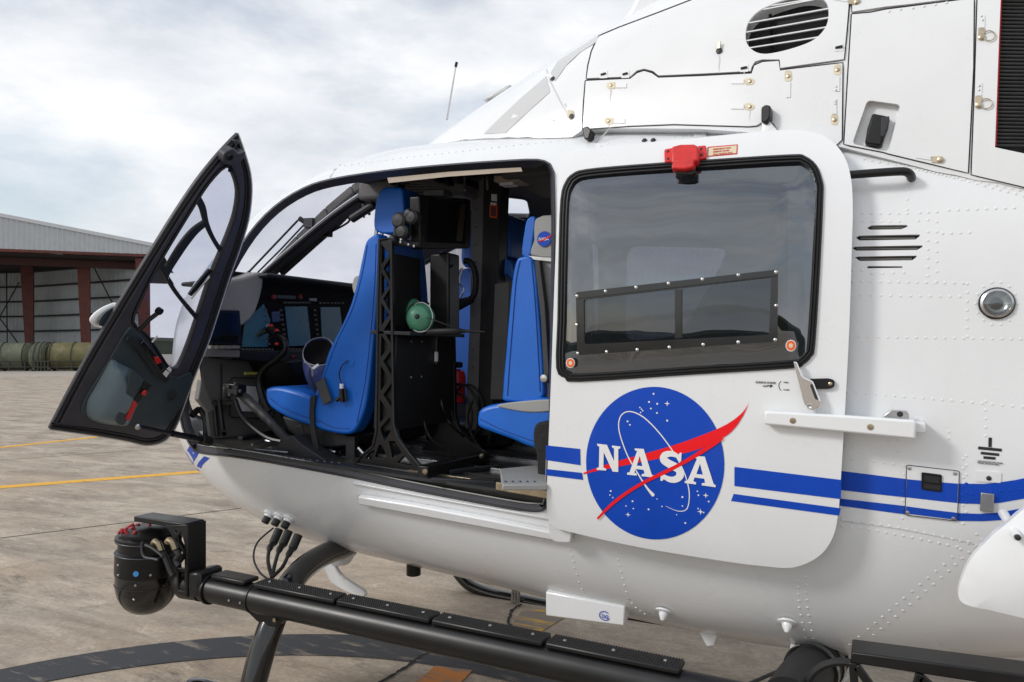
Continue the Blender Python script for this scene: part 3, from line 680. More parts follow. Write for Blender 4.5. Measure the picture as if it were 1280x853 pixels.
stars = [(417, 160, 4), (400, 191, 4), (431, 198, 4), (469, 197, 7), (407, 216, 3.5), (430, 233, 3.5), (469, 262, 4), (365, 212, 3), (371, 218, 3), (376, 224, 3), (368, 231, 3), (318, 265, 4), (327, 278, 3.5), (254, 530, 4), (251, 545, 3), (262, 555, 3), (293, 550, 3), (337, 569, 4), (312, 587, 3), (340, 597, 3), (320, 620, 7), (398, 600, 4), (449, 589, 3), (527, 553, 4), (527, 587, 3), (588, 546, 3.5), (616, 547, 7), (584, 531, 3), (627, 570, 3.5), (587, 597, 3), (596, 609, 8), (608, 612, 3), (538, 652, 4), (505, 620, 2.5), (430, 560, 2.5)]
b = MB()
for x, y, r_ in stars:
    px, py = Q([(x, y)])[0]; p, n = FUS.P(px, py, DO + .0022); ex = Vector((1, 0, 0)); ex = (ex - n * ex.dot(n)).normalized(); ez = n.cross(ex); rr = r_ * .00105; q = []
    m_ = 4 if r_ > 5 else 5
    for i in range(8):
        a = PI * i / 4; q.append(p + (ex * math.cos(a) + ez * math.sin(a)) * (rr * (1.25 if r_ > 5 and i % 2 == 0 else (.35 if r_ > 5 else .75))))
    b.add(q, [tuple(range(8))])
b.build('stars', LETW, EM, kind='stuff')
# door stripes
for q in ([(7, 356), (138, 370), (139, 432), (7, 412)], [(7, 446), (145, 461), (149, 488), (7, 470)], [(725, 438), (1133, 488), (1130, 561), (725, 511)], [(722, 541), (1130, 596), (1124, 624), (712, 568)]):
    q2 = Q(q)
    FUS.decal('blue_stripe', BLUEP, SD, q2, DO + .0012, step=9)
# door handle
H0 = DO
b = MB(); b.prism([FUS.P(a, c_, H0 + .012)[0] for a, c_ in Q(roundc([(1005, 103), (1085, 101), (1106, 108), (1106, 134), (1085, 142), (1010, 141)], 14))], (0, .014, 0)); hb = b.build('handle_plate', BLK, SD, bevel=.002)
FUS.dots(Q([(1090, 122)]), .006, .003, H0 + .012).build('bolt', GOLD, hb)
b = MB(); b.prism([FUS.P(a, c_, H0 + .032)[0] for a, c_ in Q(roundc([(948, 38), (962, 36), (985, 95), (1025, 112), (1055, 190), (1048, 215), (1015, 225), (990, 200)], 10))], (0, .016, 0)); hl = b.build('door_handle', mat('chrome', (.85, .85, .86), .10, metal=1, var=.03), SD, bevel=.005, seg=3)
b = MB(); b.prism([FUS.P(a, c_, H0 + .034)[0] for a, c_ in Q(roundc([(1012, 125), (1022, 122), (1045, 185), (1032, 180)], 6))], (0, .004, 0)); b.build('handle_slot', CHARD, hl)
b = MB(); p, n = FUS.P(*Q([(1012, 208)])[0], H0 + .034); b.lathe(p, [(.008, -.01), (.008, .002), (.006, .004), (.003, .003), (0, .001)], n, 14); b.build('lock', METAL, hl)
textpx('door_lettering', 'SLIDING DOOR', GAP, SD, .0082, (944.5, 479), (968, 480), FUS, DO + .002)
textpx('door_lettering', 'OPEN', GAP, SD, .0060, (953, 483.5), (962, 484), FUS, DO + .002)
FUS.decal('arrow_mark', GAP, SD, Q([(850, 126), (862, 128), (862, 123), (873, 130), (860, 137), (861, 132), (850, 130)]), DO + .0012, step=3)
stroke('arrow_mark', GAP, SD, Q([(902, 112), (896, 120), (894, 130), (898, 142), (903, 147)]), [.8] * 5, DO + .0013)
textpx('door_lettering', 'OPEN', GAP, SD, .0055, (979, 478.8), (990, 479.3), FUS, DO + .002); textpx('door_lettering', 'CLOSE', GAP, SD, .0055, (979, 488), (990, 488.5), FUS, DO + .002)
# ================================================================== engine cowling
K5 = lambda L_: cr(L_, 680, 0, .3125); K4 = lambda L_: cr(L_, 400, 0, .3125); K6 = lambda L_: cr(L_, 1020, 0, .28140)
PB = K5([(170, 315), (176, 262), (190, 205), (218, 145), (300, 110), (460, 50), (600, -4), (760, -70), (1000, -150), (1222, -200), (1222, 0), (1212, 120), (1200, 238), (945, 274), (942, 240), (872, 240), (845, 248), (832, 268), (826, 286), (640, 296), (457, 304), (435, 286), (400, 277), (372, 284), (345, 308)])
GR = s2(K5([(806, 140), (815, 95), (845, 55), (895, 25), (960, 0), (1030, -18), (1090, -14), (1125, 5), (1138, 40), (1134, 90), (1112, 130), (1070, 165), (1000, 192), (930, 210), (880, 216), (840, 205), (812, 175)]), 3)
cbase = [(x, v) for x, v in [(-2.45, .06), (-1.5, .06), (-.6, .06), (2.0, .02)]]
RAD = K6([(822, -40), (812, 200), (795, 655), (960, 690), (1150, 730), (1150, -60)])
REC = roundc(K6([(228, 445), (376, 465), (322, 678), (160, 640)]), 6)
loopG = COW.loop(inset(GR, -1.5), 0, 6)
def cowlow():
    out = []
    for i in range(90):
        x = -2.42 + i * .05
        if x > 2.0: break
        v = .0
        while v < HP - .02:
            p = COW.pt(x, v / .8); ph = math.atan2(p.z - FUS.T(FUS.zc, x), -p.y); r_, zc_ = FUS.rad(x, ph)
            if math.hypot(p.y, p.z - zc_) > r_ + .002: break
            v += .01
        if v < HP - .05: out.append((x, v))
    return out
CLW = cowlow()
edge = [COW.hit(a, c_) for a, c_ in [(724, 161), (870, 161), (940, 166), (1000, 172), (1052, 184), (1110, 199), (1160, 212), (1212, 227), (1280, 246)]]
def vlow(x, v):
    e = [(a, p_ * .8) for a, p_ in edge]
    if x < e[0][0]: return v
    for (x0, v0), (x1, v1) in zip(e, e[1:]):
        if x0 <= x <= x1: return max(v, v0 + (v1 - v0) * (x - x0) / (x1 - x0))
    return max(v, e[-1][1])
CLW = [(x, vlow(x, v)) for x, v in CLW]
COUT = dense([(CLW[0][0], HP)] + CLW + [(2.0, HP)], .08)
CB = COW.patch('engine_cowling', WHITE, HEL, COUT, [loopG, COW.loop(RAD, 0, 10), COW.loop(inset(REC, -1), 0, 6)], 0, .07, (.06, .06))
COW.patch('engine_cowling', WHITE, HEL, COUT, [], 0, .07, (.09, .09), mirror=True)
def cpanel(name, pxs, holes=(), off=.007, m=WHITE2):
    COW.ribbon('panel_gap', GAP, CB, [list(pxs) + [pxs[0]]], 2.2, .0012)
    return COW.decal(name, m, HEL, inset(pxs, .6), off, holes=holes, thick=off - .001, step=7, g=(.06, .06))
upc = cpanel('upper_cowl_panel', PB, [GR])
PAo = K5([(166, 323), (345, 314), (372, 292), (400, 283), (432, 292), (457, 310), (640, 303), (830, 293), (840, 262), (875, 247), (939, 243), (944, 281), (1195, 252), (1192, 560), (1150, 600), (1000, 600), (935, 522), (918, 498), (905, 486), (870, 492), (850, 504), (820, 507), (520, 498), (340, 505), (154, 518), (158, 420)])
lpc = cpanel('lower_access_panel', PAo)
PC = K6([(158, 64), (240, 56), (310, 42), (420, 28), (702, -8), (700, 300), (676, 768), (480, 722), (322, 684), (296, 676), (150, 648), (124, 640), (140, 360)])
rcp = cpanel('rear_access_panel', PC, [REC])
cpanel('deck_panel', K6([(160, -60), (700, -130), (702, -16), (420, 20), (306, 32), (160, 54)]))
PD = K6([(718, -150), (716, 0), (704, 400), (690, 776), (924, 832), (1150, 890), (1150, -150)])
rdp = cpanel('radiator_panel', PD, [RAD])
# louvred oval intake
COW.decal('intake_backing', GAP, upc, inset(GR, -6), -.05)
for i in range(6):
    xa, xb, ya, yb = [(838, 1085, 48, 0), (815, 1140, 95, 36), (805, 1142, 132, 72), (806, 1135, 166, 110), (822, 1105, 194, 150), (880, 1135, 30, -12)][i]
    a_ = K5([(xa, ya), (xb, yb)]); p = [COW.P(*a_[0], .004)[0], COW.P(*a_[1], .004)[0]]; b = MB(); dn = Vector((0, .030, .009)); th = Vector((0, 0, .004))
    b.add([p[0], p[1], p[1] + dn, p[0] + dn, p[0] + th, p[1] + th, p[1] + dn + th, p[0] + dn + th], [(0, 1, 2, 3), (4, 7, 6, 5), (0, 4, 5, 1), (3, 2, 6, 7), (0, 3, 7, 4), (1, 5, 6, 2)]); b.build('intake_slat', WHITE2, upc, smooth=False)
b = MB(); a_ = K5([(905, 60), (912, 205)]); b.tube([COW.P(*a_[0], -.03)[0], COW.P(*a_[1], -.03)[0]], .006, 6); b.build('intake_strut', BLK, upc)
# radiator fins
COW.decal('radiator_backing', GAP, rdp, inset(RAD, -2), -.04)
y = -30
while y < 700:
    yb = 655 + (y * 0); a_ = K6([(824 - (y / 655) * 27, y), (1150, y + 6)])
    if y < 650: 
        b = MB(); b.tube([COW.P(*a_[0], -.012)[0], COW.P(*a_[1], -.012)[0]], .0035, 6); b.build('radiator_fin', RADB, rdp)
    y += 16.5
b = MB(); a_ = K6([(823, -40), (813, 200), (797, 650)]); b.tube([COW.P(*q, -.002)[0] for q in a_], .0028, 6); b.build('red_edging', RED, rdp)
# hook in the recess
b = MB(); q = [COW.P(*p, -.020)[0] for p in inset(REC, 2)]; b.add(q, [tuple(range(len(q)))]); b.build('recess_floor', WHITE2, rcp)
qa = [COW.P(*p, .0)[0] for p in REC]; k = len(q); b = MB(); b.add(qa + q, [(i, (i + 1) % k, k + (i + 1) % k, k + i) for i in range(k)]); b.build('recess_wall', WHITE2, rcp)
def cblob(nm, pxs, o1, o0, m, par, surf=COW, bev=.003):
    b = MB(); q = [surf.P(a, c_, o1)[0] for a, c_ in pxs]; nn = surf.P(*pxs[0], o1)[1]; b.prism(q, -nn * (o1 - o0)); return b.build(nm, m, par, bevel=bev)
hk = cblob('mooring_hook', K6([(250, 502), (318, 515), (322, 535), (290, 650), (215, 638), (228, 570)]), .004, -.04, BLK, HEL, bev=.006)
cblob('hook_base', K6([(160, 628), (205, 632), (215, 600), (222, 645), (300, 652), (305, 610), (325, 625), (322, 676), (170, 650)]), .010, -.03, BLKG, hk, bev=.003) if False else None
cblob('hook_plate', K6([(290, 520), (326, 516), (318, 560), (300, 610), (285, 605)]), .008, -.03, CHARD, hk, bev=.002)
# fasteners
for i, (x, y, dx) in enumerate([(267, 342, 50), (258, 484, 52), (823, 326, -60), (823, 427, -60), (1174, 280, 0), (1162, 480, 0), (977, 305, 0)]):
    q = [(x - 20, y - 13), (x + 10, y - 14), (x + 22, y), (x + 10, y + 14), (x - 20, y + 13)] if dx < 0 or dx == 0 and i > 5 else [(x + 20, y - 13), (x - 10, y - 14), (x - 20, y), (x - 10, y + 14), (x + 20, y + 13)]
    if i > 3: q = [(x - 14, y - 22), (x + 14, y - 22), (x + 14, y + 20), (x - 14, y + 20)]
    f = COW.decal('latch_pad', PRIM, lpc, K5(roundc(q, 9)), .0082, step=3)
    b = COW.dots(K5([(x, y)]), .0062, .003, .0085, 10, round_=False); b.build('quarter_turn_stud', GOLD, f)
    if dx: COW.decal('hinge_strip', WHITE, lpc, K5([(x + dx * .4, y - 9), (x + dx * 1.25, y - 9), (x + dx * 1.25, y + 9), (x + dx * .4, y + 9)]), .0095, thick=.002, step=5)
    elif i > 3: COW.decal('hinge_strip', WHITE, lpc, K5([(x - 9, y + 24), (x + 9, y + 24), (x + 8, y + 85), (x - 8, y + 85)] if i != 5 else [(x - 9, y - 24), (x + 9, y - 24), (x + 8, y - 85), (x - 8, y - 85)]), .0095, thick=.002, step=5)
for x, y in [(238, 298), (325, 297), (800, 273), (1180, 190)]:
    COW.decal('stud_plate', WHITE, upc, K5([(x - 16, y - 14), (x + 16, y - 16), (x + 16, y + 14), (x - 16, y + 16)]), .0085, thick=.002, step=4)
    b = MB(); p, n = COW.P(*K5([(x, y)])[0], .009); b.tube([p - Vector((.010, 0, 0)), p + Vector((.010, 0, 0)) + n * .004], .004, 6); b.build('stud', CHARD, upc)
p, n = COW.P(*K5([(701, 205)])[0], .008); b = MB(); b.lathe(p, [(.011, 0), (.010, .006), (0, .008)], n, 12); b.build('drain_cap', CHARD, upc); b = MB(); b.beam(p + Vector((0, 0, .004)) + n * .006, p + Vector((0, 0, .030)) + n * .003, .010, .006, n); b.build('clip', GOLD, upc, bevel=.001)
for x, y, nm in [(735, 165, 1), (722, 467, 1), (552, 710, 0), (182, 6, 0)]:
    par = rdp if nm else rcp
    q = [(x - 14, y - 40), (x + 16, y - 38), (x + 15, y), (x - 15, y)] if nm else [(x - 40, y - 14), (x, y - 16), (x, y + 14), (x - 38, y + 12)]
    COW.decal('latch_tongue', GOLD, par, K6(q), .010, thick=.003, step=4)
    COW.decal('hinge_strip', WHITE, par, K6([(x - 6, y - 100), (x + 16, y - 98), (x + 14, y - 42), (x - 8, y - 42)] if nm else [(x - 105, y - 24), (x - 42, y - 16), (x - 42, y + 2), (x - 105, y - 8)]), .0092, thick=.002, step=5)
    p, n = COW.P(*K6([(x, y)])[0], .010); b = MB(); b.lathe(p, [(.009, -.004), (.009, .003), (.006, .005), (0, .005)], n, 14); st = b.build('quarter_turn_stud', GOLD, par)
    if nm: 
        b = MB(); cx_, cy_ = x + 34, y - 6; b.tube([COW.P(*K6([(cx_ + 27 * math.cos(a * PI / 10), cy_ + 22 * math.sin(a * PI / 10))])[0], .012)[0] for a in range(21)], .0016, 6); b.build('pull_ring', GOLD, st)
COW.dots(K6([(735, 72), (740, 90), (726, 382), (724, 400), (90, 385), (88, 400), (86, 450), (86, 462)]), .003, .002, .010).build('rivets', METAL, rdp, kind='stuff')
COW.dots(K6(row([[(325, 50), (375, 42), (430, 36), (480, 28), (580, 12)]], 60)), .004, .002, .008).build('rivets', WHITE2, rcp, kind='stuff')
COW.dots(K4([(935, 482), (980, 418), (985, 425)]), .003, .002, .0).build('rivets', METAL, CB, kind='stuff')
# grey band of paint over the front fairing
COW.decal('grey_stripe', GREYP, CB, K4([(655, 536), (700, 490), (800, 395), (905, 305), (920, 368), (840, 440), (742, 531)]), .0012)
COW.decal('grey_stripe', GREYP, CB, K4([(922, 292), (950, 245), (1030, 195), (1118, 138), (1200, 105), (1290, 72), (1290, 98), (1200, 130), (1112, 165), (1040, 210), (985, 262), (940, 325)]), .0012)
COW.ribbon('fairing_seam', GREYP, CB, [K4([(902, 250), (906, 280), (920, 325), (965, 415), (1022, 512)])], 1.2, .002)
COW.decal('latch_pad', PRIM, CB, K4(roundc([(990, 440), (1012, 440), (1018, 465), (1000, 482), (986, 465)], 8)), .003, step=3)
for p_ in K4([(1006, 466), (930, 315)]): COW.dots([p_], .010, .003, .003, 10, round_=False).build('quarter_turn_stud', CHARD, CB)
# rubber stops at the deck line
cblob('rubber_stop', K5(roundc([(152, 512), (172, 503), (188, 520), (178, 556), (160, 556)], 5)), .04, .0, BLK, HEL, bev=.004)
cblob('rubber_stop', K5(roundc([(868, 430), (885, 418), (905, 422), (904, 470), (886, 492), (868, 488)], 8)), .045, .01, BLK, HEL, bev=.004)
cblob('latch_foot', K5([(870, 490), (900, 482), (935, 520), (940, 560), (862, 560)]), .03, .0, METAL, HEL, bev=.003)
b = MB(); q = [COW.P(*p, .02)[0] for p in K5([(268, 510), (235, 545), (205, 575), (188, 600)])]; b.tube(spline(q, 4), .0025, 6); q = [COW.P(*p, .02)[0] for p in K5([(190, 560), (178, 580), (172, 600)])]; b.build('hold_cable', METAL, HEL)
FUS.dots(K5([(402, 564), (437, 563)]), .010, .008, .0, 8).build('stud_pair', CHARD, FB, kind='stuff')
FUS.decal('roof_fitting', WHITE2, FB, K5([(595, 520), (650, 508), (648, 545), (600, 548)]), .004, thick=.004, step=5)
# fairing hump + whip antenna
b = MB(); hp = [Y(a, c_, -.12) for a, c_ in [(770, 40), (776, 22), (786, 8), (796, -14), (812, -60), (960, -90), (960, 60)]]; b.prism(hp, (0, .35, 0)); b.build('mast_fairing', WHITE, HEL, bevel=.03, seg=4)
b = MB(); b.tube([Y(558.5, 150, -.1), Y(565, 112, -.1), Y(570, 82, -.1)], [.006, .0045, .0035], 8); an = b.build('whip_antenna', METAL, HEL)
b = MB(); b.tube([Y(569.5, 84, -.1), Y(571, 78, -.1)], .007, 8); b.build('antenna_tip', BLK, an)
b = MB(); b.prism([Y(a, c_, -.25) for a, c_ in K4([(648, 402), (690, 375), (745, 342), (762, 338), (745, 362), (700, 385)])], (0, .06, 0)); b.build('roof_scoop', GREYP, HEL, bevel=.006)
# roof-line bump on the front frame
FUS.ribbon('frame_seam', GREYP, FB, [[(425, 205), (418, 212), (412, 222)]], 2.0, .001)
def stain(name, surf, par, specs, m, off):
    random.seed(31)
    for (x, y, l, w_) in specs:
        L, R_ = swath([(x, y), (x + .5, y + l * .3), (x - .4, y + l * .7), (x + .3, y + l)], [w_, w_ * .8, w_ * .5, .2]); b = MB(); A_ = [surf.P(*p, off)[0] for p in L]; B_ = [surf.P(*p, off)[0] for p in R_]; k = len(A_)
        b.add(A_ + B_, [(i, i + 1, k + i + 1, k + i) for i in range(k - 1)]); b.build(name, m, par)
GRM = mat('grime', (.60, .58, .54), .5, var=.08)
stain('grime_streak', COW, lpc, [(763, 111, 16, 1.6), (937, 136, 15, 1.5), (761, 155, 5, 1.4), (1047, 92, 18, 1.3)], GRM, .0078)
stain('grime_streak', COW, upc, [(899, 70, 20, 1.8), (754, 96, 3, 1.2), (930, 90, 4, 1.2)], GRM, .0078)
textpx('stencil_lettering', 'OIL', GAP, lpc, .012, (890, 116), (905, 115), COW, .0085) if False else None
# ================================================================== belly fittings
b = MB(); p = [Y(a, c_, -.56) for a, c_ in [(682, 740), (781, 759), (780, 783), (682, 770)]]; b.prism(p, (0, .20, .04)); LB = b.build('belly_light_box', WHITE, HEL, bevel=.005)
textpx_ = text3('box_mark', 'DG', BLUEP, LB, .018, Y(752, 772, -.563), (1, 0, 0), (0, 0, 1), .001)
b = MB(); c = Y(755.5, 770, -.563); b.tube([c + Vector((.020 * math.cos(a), 0, .016 * math.sin(a))) for a in [PI * .25 + i * PI * .1 for i in range(17)]], .0014, 5); b.build('box_mark', BLUEP, LB)
for px, py in ((830, 764), (984, 778)):
    p, n = FUS.P(px, py); b = MB(); b.lathe(p, [(.030, -.002), (.030, .004), (.017, .008), (.015, .018), (.006, .034), (0, .036)], (n + Vector((0, 0, -.3))).normalized(), 18); b.build('tie_down_cone', WHITE2, HEL)
b = MB(); b.tube([Y(517, 702, -.35), Y(517, 719, -.35)], .033, 14); b.build('drain_tube', BLK, HEL, bevel=.003); b = MB(); b.tube([Y(527, 702, -.33), Y(527, 709, -.33)], .014, 10); b.build('drain_stub', WHITE2, HEL)
b = MB(); b.prism([Y(a, c_, -.42) for a, c_ in [(868, 779), (900, 787), (893, 808), (883, 809)]], (0, .03, 0)); b.build('belly_antenna', WHITE2, HEL, bevel=.005)
b = MB(); b.prism([Y(a, c_, -.34) for a, c_ in [(858, 776), (862, 773), (905, 785), (908, 790)]], (0, .10, 0)); b.build('antenna_base', CHARD, HEL, bevel=.002)
b = MB(); b.prism([Y(a, c_, -.40) for a, c_ in s2([(400, 696), (414, 702), (424, 718), (440, 730), (455, 740), (453, 747), (436, 742), (414, 729), (405, 712)], 3)], (0, .025, 0)); b.build('curved_step', WHITE2, HEL, bevel=.006)
# ================================================================== landing gear, boom and camera
YB = -1.10
def bt(px, py, y=YB): return Y(px, py, y)
b = MB(); pts = [bt(232, 729), bt(262, 736), bt(400, 765), bt(560, 799), bt(730, 835), bt(900, 872), bt(1040, 902)]
pts = [pts[0] + (pts[-1] - pts[0]) * t for t in (0, .05, .3, .6, 1)]
b.tube(pts, .052, 28); BM = b.build('equipment_boom', mat('black_tube', (.007, .007, .0075), .34, coat=.0, spec=.45, var=.25, scale=9), HEL)
bd = (pts[-1] - pts[0]).normalized()
def bp(px, py=None, up=0, side=0):
    o, d = lray(px, 770); pp = pts[0]; t = (Y(px, 770, YB) - pp).x / bd.x; c = pp + bd * t; return c + Vector((0, side, up))
def ring(px, w_, r_, m, nm, par):
    c = bp(px); b = MB(); b.tube([c - bd * w_, c + bd * w_], r_, 28); return b.build(nm, m, par, bevel=.002)
ring(250, .016, .056, BLK, 'boom_collar', BM); ring(263, .008, .060, BLK, 'boom_collar', BM); ring(318, .006, .056, BLK, 'boom_collar', BM)
b = MB(); c = bp(236); b.tube([c - bd * .06, c - bd * .02, c + bd * .05], [.045, .060, .056], 20); b.build('boom_clamp', BLK, BM, bevel=.003)
for x0, x1 in ((270, 312), (323, 424), (427, 543), (546, 684), (688, 855)):
    a_ = bp(x0, up=.060); c_ = bp(x1, up=.060); o = MB(); o.beam(a_ + Vector((0, .004, 0)), c_ + Vector((0, .004, 0)), .078, .018, (0, 0, 1))
    g_ = o.build('grip_pad', BLK, BM, bevel=.006)
    if x0 > 300:
        o = MB(); L = (c_ - a_).length; n_ = int(L / .0085); u = (c_ - a_).normalized()
        for i in range(n_):
            for j in range(7): o.lathe(a_ + u * (.008 + i * .0085) + Vector((0, -.026 + j * .010, .0092)), [(.0034, 0), (.0022, .0024)], (0, 0, 1), 4)
        o.build('grip_studs', RUB, g_, smooth=False, kind='stuff')
        for t in (.12, .5, .88):
            o = MB(); o.lathe(a_ + u * L * t + Vector((0, .004, .0095)), [(.006, 0), (.005, .003), (0, .0035)], (0, 0, 1), 8); o.build('screw', METAL, g_)
for px_, s_ in ((299, .0), (313, -.0), (252, .01), (260, -.02)):
    o = MB(); o.lathe(bp(px_) + Vector((0, -.0535, -.006 - s_)), [(.005, 0), (.004, .003), (0, .003)], (0, -1, 0), 8); o.build('screw', METAL, BM)
# forward cross tube: leaves the belly, bends down past the boom to the skid
b = MB(); ct = spline([Y(436, 684, -.34), Y(424, 687, -.44), Y(405, 694, -.58), Y(378, 712, -.78), Y(356, 742, -.93), Y(336, 790, -1.02), Y(322, 835, -1.07), Y(310, 885, -1.11)], 6)
b.tube(ct, .050, 22); CT = b.build('cross_tube', BLKG, HEL)
b = MB(); b.tube([Y(430, 690, -.36), Y(420, 690, -.42)], .064, 22); b.build('tube_clamp', WHITE2, HEL, bevel=.004)
b = MB(); b.box(Y(432, 684, -.36), (.06, .05, .10)); b.build('clamp_fitting', WHITE2, HEL, bevel=.006); b = MB(); b.tube([Y(432, 690, -.40), Y(438, 690, -.40)], .012, 8); b.build('clamp_bolt', METAL, HEL)
b = MB(); q = [Y(a, c_, -1.05) for a, c_ in [(302, 758), (355, 768), (350, 780), (344, 784), (328, 782), (320, 776)]]; b.prism(q, (0, .05, 0)); b.build('gusset_plate', BLK, BM, bevel=.003)
b = MB(); b.lathe(Y(344, 775, -1.056), [(.008, 0), (.008, .006), (0, .007)], (0, -1, 0), 8); b.build('gusset_bolt', GOLD, BM)
def strap(px, py, y):
    pass
# skids
def skid(y, fx, name='landing_skid'):
    o = MB(); o.tube(spline([Vector((fx, y, .07 if y < 0 else .27)), Vector((fx + .10, y, .08 if y < 0 else .20)), Vector((fx + .35, y, .04 if y < 0 else .135)), Vector((fx + .7, y, .02 if y < 0 else .105)), Vector((-1.6, y, .02 if y < 0 else .085)), Vector((0, y, .03)), Vector((1.4, y, .05))], 6), .043, 16); return o.build(name, BLKG, HEL)
SK0 = skid(-1.12, -2.42)
b = MB(); b.tube([Y(310, 885, -1.11), Vector((Y(310, 885, -1.11).x, -1.12, .12))], .05, 18); b.build('leg_foot', BLKG, HEL)
b = MB(); b.tube(spline([Vector((-2.15, .0, .50)), Vector((-2.12, .4, .47)), Vector((-2.1, .62, .38)), Vector((-2.1, .78, .24)), Vector((-2.1, .86, .1))], 5), .045, 16); b.build('cross_tube', BLKG, HEL)
b = MB(); b.tube(spline([Y(572, 716, .86), Y(586, 731, .86), Y(612, 742, .86), Y(650, 750, .86), Y(720, 764, .86), Y(800, 778, .86), Y(900, 796, .86), Y(1000, 812, .86), Y(1300, 870, .86)], 5), .036, 14); b.build('landing_skid', BLKG, HEL)
b = MB(); b.tube(spline([Y(576, 717, .80), Y(610, 727, .80), Y(650, 733, .80), Y(700, 745, .80)], 4), .016, 10); b.build('skid_step_tube', BLKG, HEL)
b = MB()
for dx in (-.03, 0, .03): b.tube([Y(645 + dx * 120, 733, .80), Y(644 + dx * 120, 756, .80)], .010, 8)
b.build('skid_clamp', METAL, HEL, kind='stuff')
# rear cross tube stub with its rings
b = MB(); rt = spline([Y(1030, 820, -.35), Y(1018, 834, -.52), Y(1004, 850, -.72), Y(985, 880, -.95)], 5); b.tube(rt, [.082] * 7 + [.074] * 9, 26); RTB = b.build('rear_cross_tube', RUB, HEL)
for k_, rr in ((3, .088), (6, .086)): b = MB(); b.tube([rt[k_], rt[k_ + 1]], rr, 26); b.build('tube_ring', BLKG, RTB, bevel=.002)
b = MB(); c = rt[1]; ax = (rt[2] - rt[0]).normalized(); b.lathe(c, [(.088, -.02), (.098, -.02), (.098, .012), (.088, .012), (.088, -.02)], ax, 26); b.build('tube_ring', WHITE2, RTB)
b = MB(); b.prism([Y(a, c_, -.50) for a, c_ in [(988, 806), (994, 806), (992, 835), (986, 833)]], (0, .05, 0)); b.build('mount_bracket', WHITE2, HEL, bevel=.002)
b = MB(); b.prism([Y(a, c_, -.50) for a, c_ in [(1042, 822), (1050, 824), (1051, 848), (1040, 846)]], (0, .05, 0)); b.build('mount_bracket', WHITE2, HEL, bevel=.002)
b = MB(); b.tube(spline([Y(1066, 829, -.9), Y(1045, 828, -.9), Y(1026, 834, -.9), Y(1012, 848, -.9), Y(1008, 870, -.9)], 5), .011, 10); b.build('hose', RUB, HEL)
# black truss box at lower right
p0 = Y(1063, 815, -1.02); p1 = Y(1280, 845, -1.02)
b = MB(); top = [Y(1064, 815, -1.05), Y(1340, 852, -1.05)]; bot = [Y(1063, 829, -1.05), Y(1340, 872, -1.05)]
b.prism([top[0], top[1], bot[1], bot[0]], (0, .10, 0)); TB = b.build('equipment_frame', BLK, HEL, bevel=.004)
for a, c_ in (((1066, 828), (1070, 880)), ((1070, 832), (1105, 880)), ((1140, 880), (1150, 842)), ((1150, 846), (1200, 890)), ((1235, 890), (1240, 856))):
    o = MB(); o.beam(Y(*a, -1.045), Y(*c_, -1.045), .02, .018, (0, 1, 0)); o.build('frame_strut', BLK, TB, bevel=.002)
b = MB(); b.tube([Vector((-.35, .3, .42)), Vector((1.6, .3, .42))], .05, 12); b.build('belly_beam', BLKG, HEL)
# three connectors and cables at the nose
for i, (x, y) in enumerate(((334, 651), (346, 654), (358, 657))):
    p, n_ = FUS.P(x + 3, y - 8, 0); n_ = (n_ + Vector((0, -.2, -.6))).normalized(); b = MB(); b.lathe(p, [(.030, -.01), (.030, .004), (.022, .006), (.021, .016), (0, .017)], n_, 16); b.build('connector_socket', WHITE2, HEL); b = MB(); b.tube([p + n_ * .014, p + n_ * .045], .018, 12); b.build('connector_cap', RUB, HEL, bevel=.003)
for i, (x, y) in enumerate(((349, 662), (361, 664), (373, 669))):
    b = MB(); q = [Y(x, y, -.60), Y(x - 7, y + 16, -.64), Y(x - 12, y + 24, -.70), Y(x - 14 - i * 3, y + 40, -.78), Y(340, 722, -.84)]; b.tube(spline(q, 4), [.020] * 5 + [.014] * 4 + [.008] * 8, 12); b.build('cable', RUB, HEL)
b = MB(); b.tube(spline([Y(342, 660, -.56), Y(322, 678, -.62), Y(317, 698, -.7), Y(325, 716, -.78), Y(338, 726, -.84)], 5), .0045, 8); b.build('cable', RUB, HEL)
# camera turret and its yoke
K7 = lambda L_: cr(L_, 0, 640, .25)
GY = -1.10
b = MB(); b.prism([Y(a, c_, GY - .06) for a, c_ in K7([(668, 22), (928, 60), (930, 108), (858, 92), (824, 72), (668, 50)])], (0, .09, 0)); YK = b.build('camera_yoke', BLK, HEL, bevel=.004)
def trussx(pxs, tris, y, th): pass
b = MB()
yo = K7([(822, 70), (934, 66), (934, 428), (900, 416), (884, 408), (880, 280), (872, 240), (868, 150), (850, 100)])
hol = [K7(h) for h in ([(862, 78), (896, 74), (880, 108)], [(906, 98), (921, 160), (921, 200), (892, 150), (890, 120)], [(890, 170), (912, 205), (890, 240)], [(922, 222), (922, 285), (890, 282), (890, 262)], [(890, 300), (922, 300), (922, 400), (890, 392)])]
plate('yoke_web', BLK, YK, yo, plane('y', GY - .062), .018, hol, bevel=.002)
b = MB(); a0, a1, a2, a3 = [Y(a, c_, GY - .055) for a, c_ in K7([(932, 68), (1004, 50), (1012, 300), (936, 428)])]
b = MB(); b.prism([Y(a, c_, GY - .06) for a, c_ in K7([(930, 66), (938, 66), (938, 428), (930, 428)])], (0, .09, 0)); b.build('yoke_side', BLK, YK, bevel=.003)
b = MB(); b.prism([Y(a, c_, GY - .06) for a, c_ in K7([(936, 302), (985, 300), (995, 320), (995, 425), (970, 432), (936, 428)])], (0, .12, 0)); b.build('yoke_hub', BLK, YK, bevel=.012)
tc_ = Y(*K7([(738, 330)])[0], GY + .0); sc_ = (tc_ - OL).dot(RI @ FW) / F; R0 = 37 * sc_
b = MB(); ang = [(-90 + i * 7.5) for i in range(0, 13)]
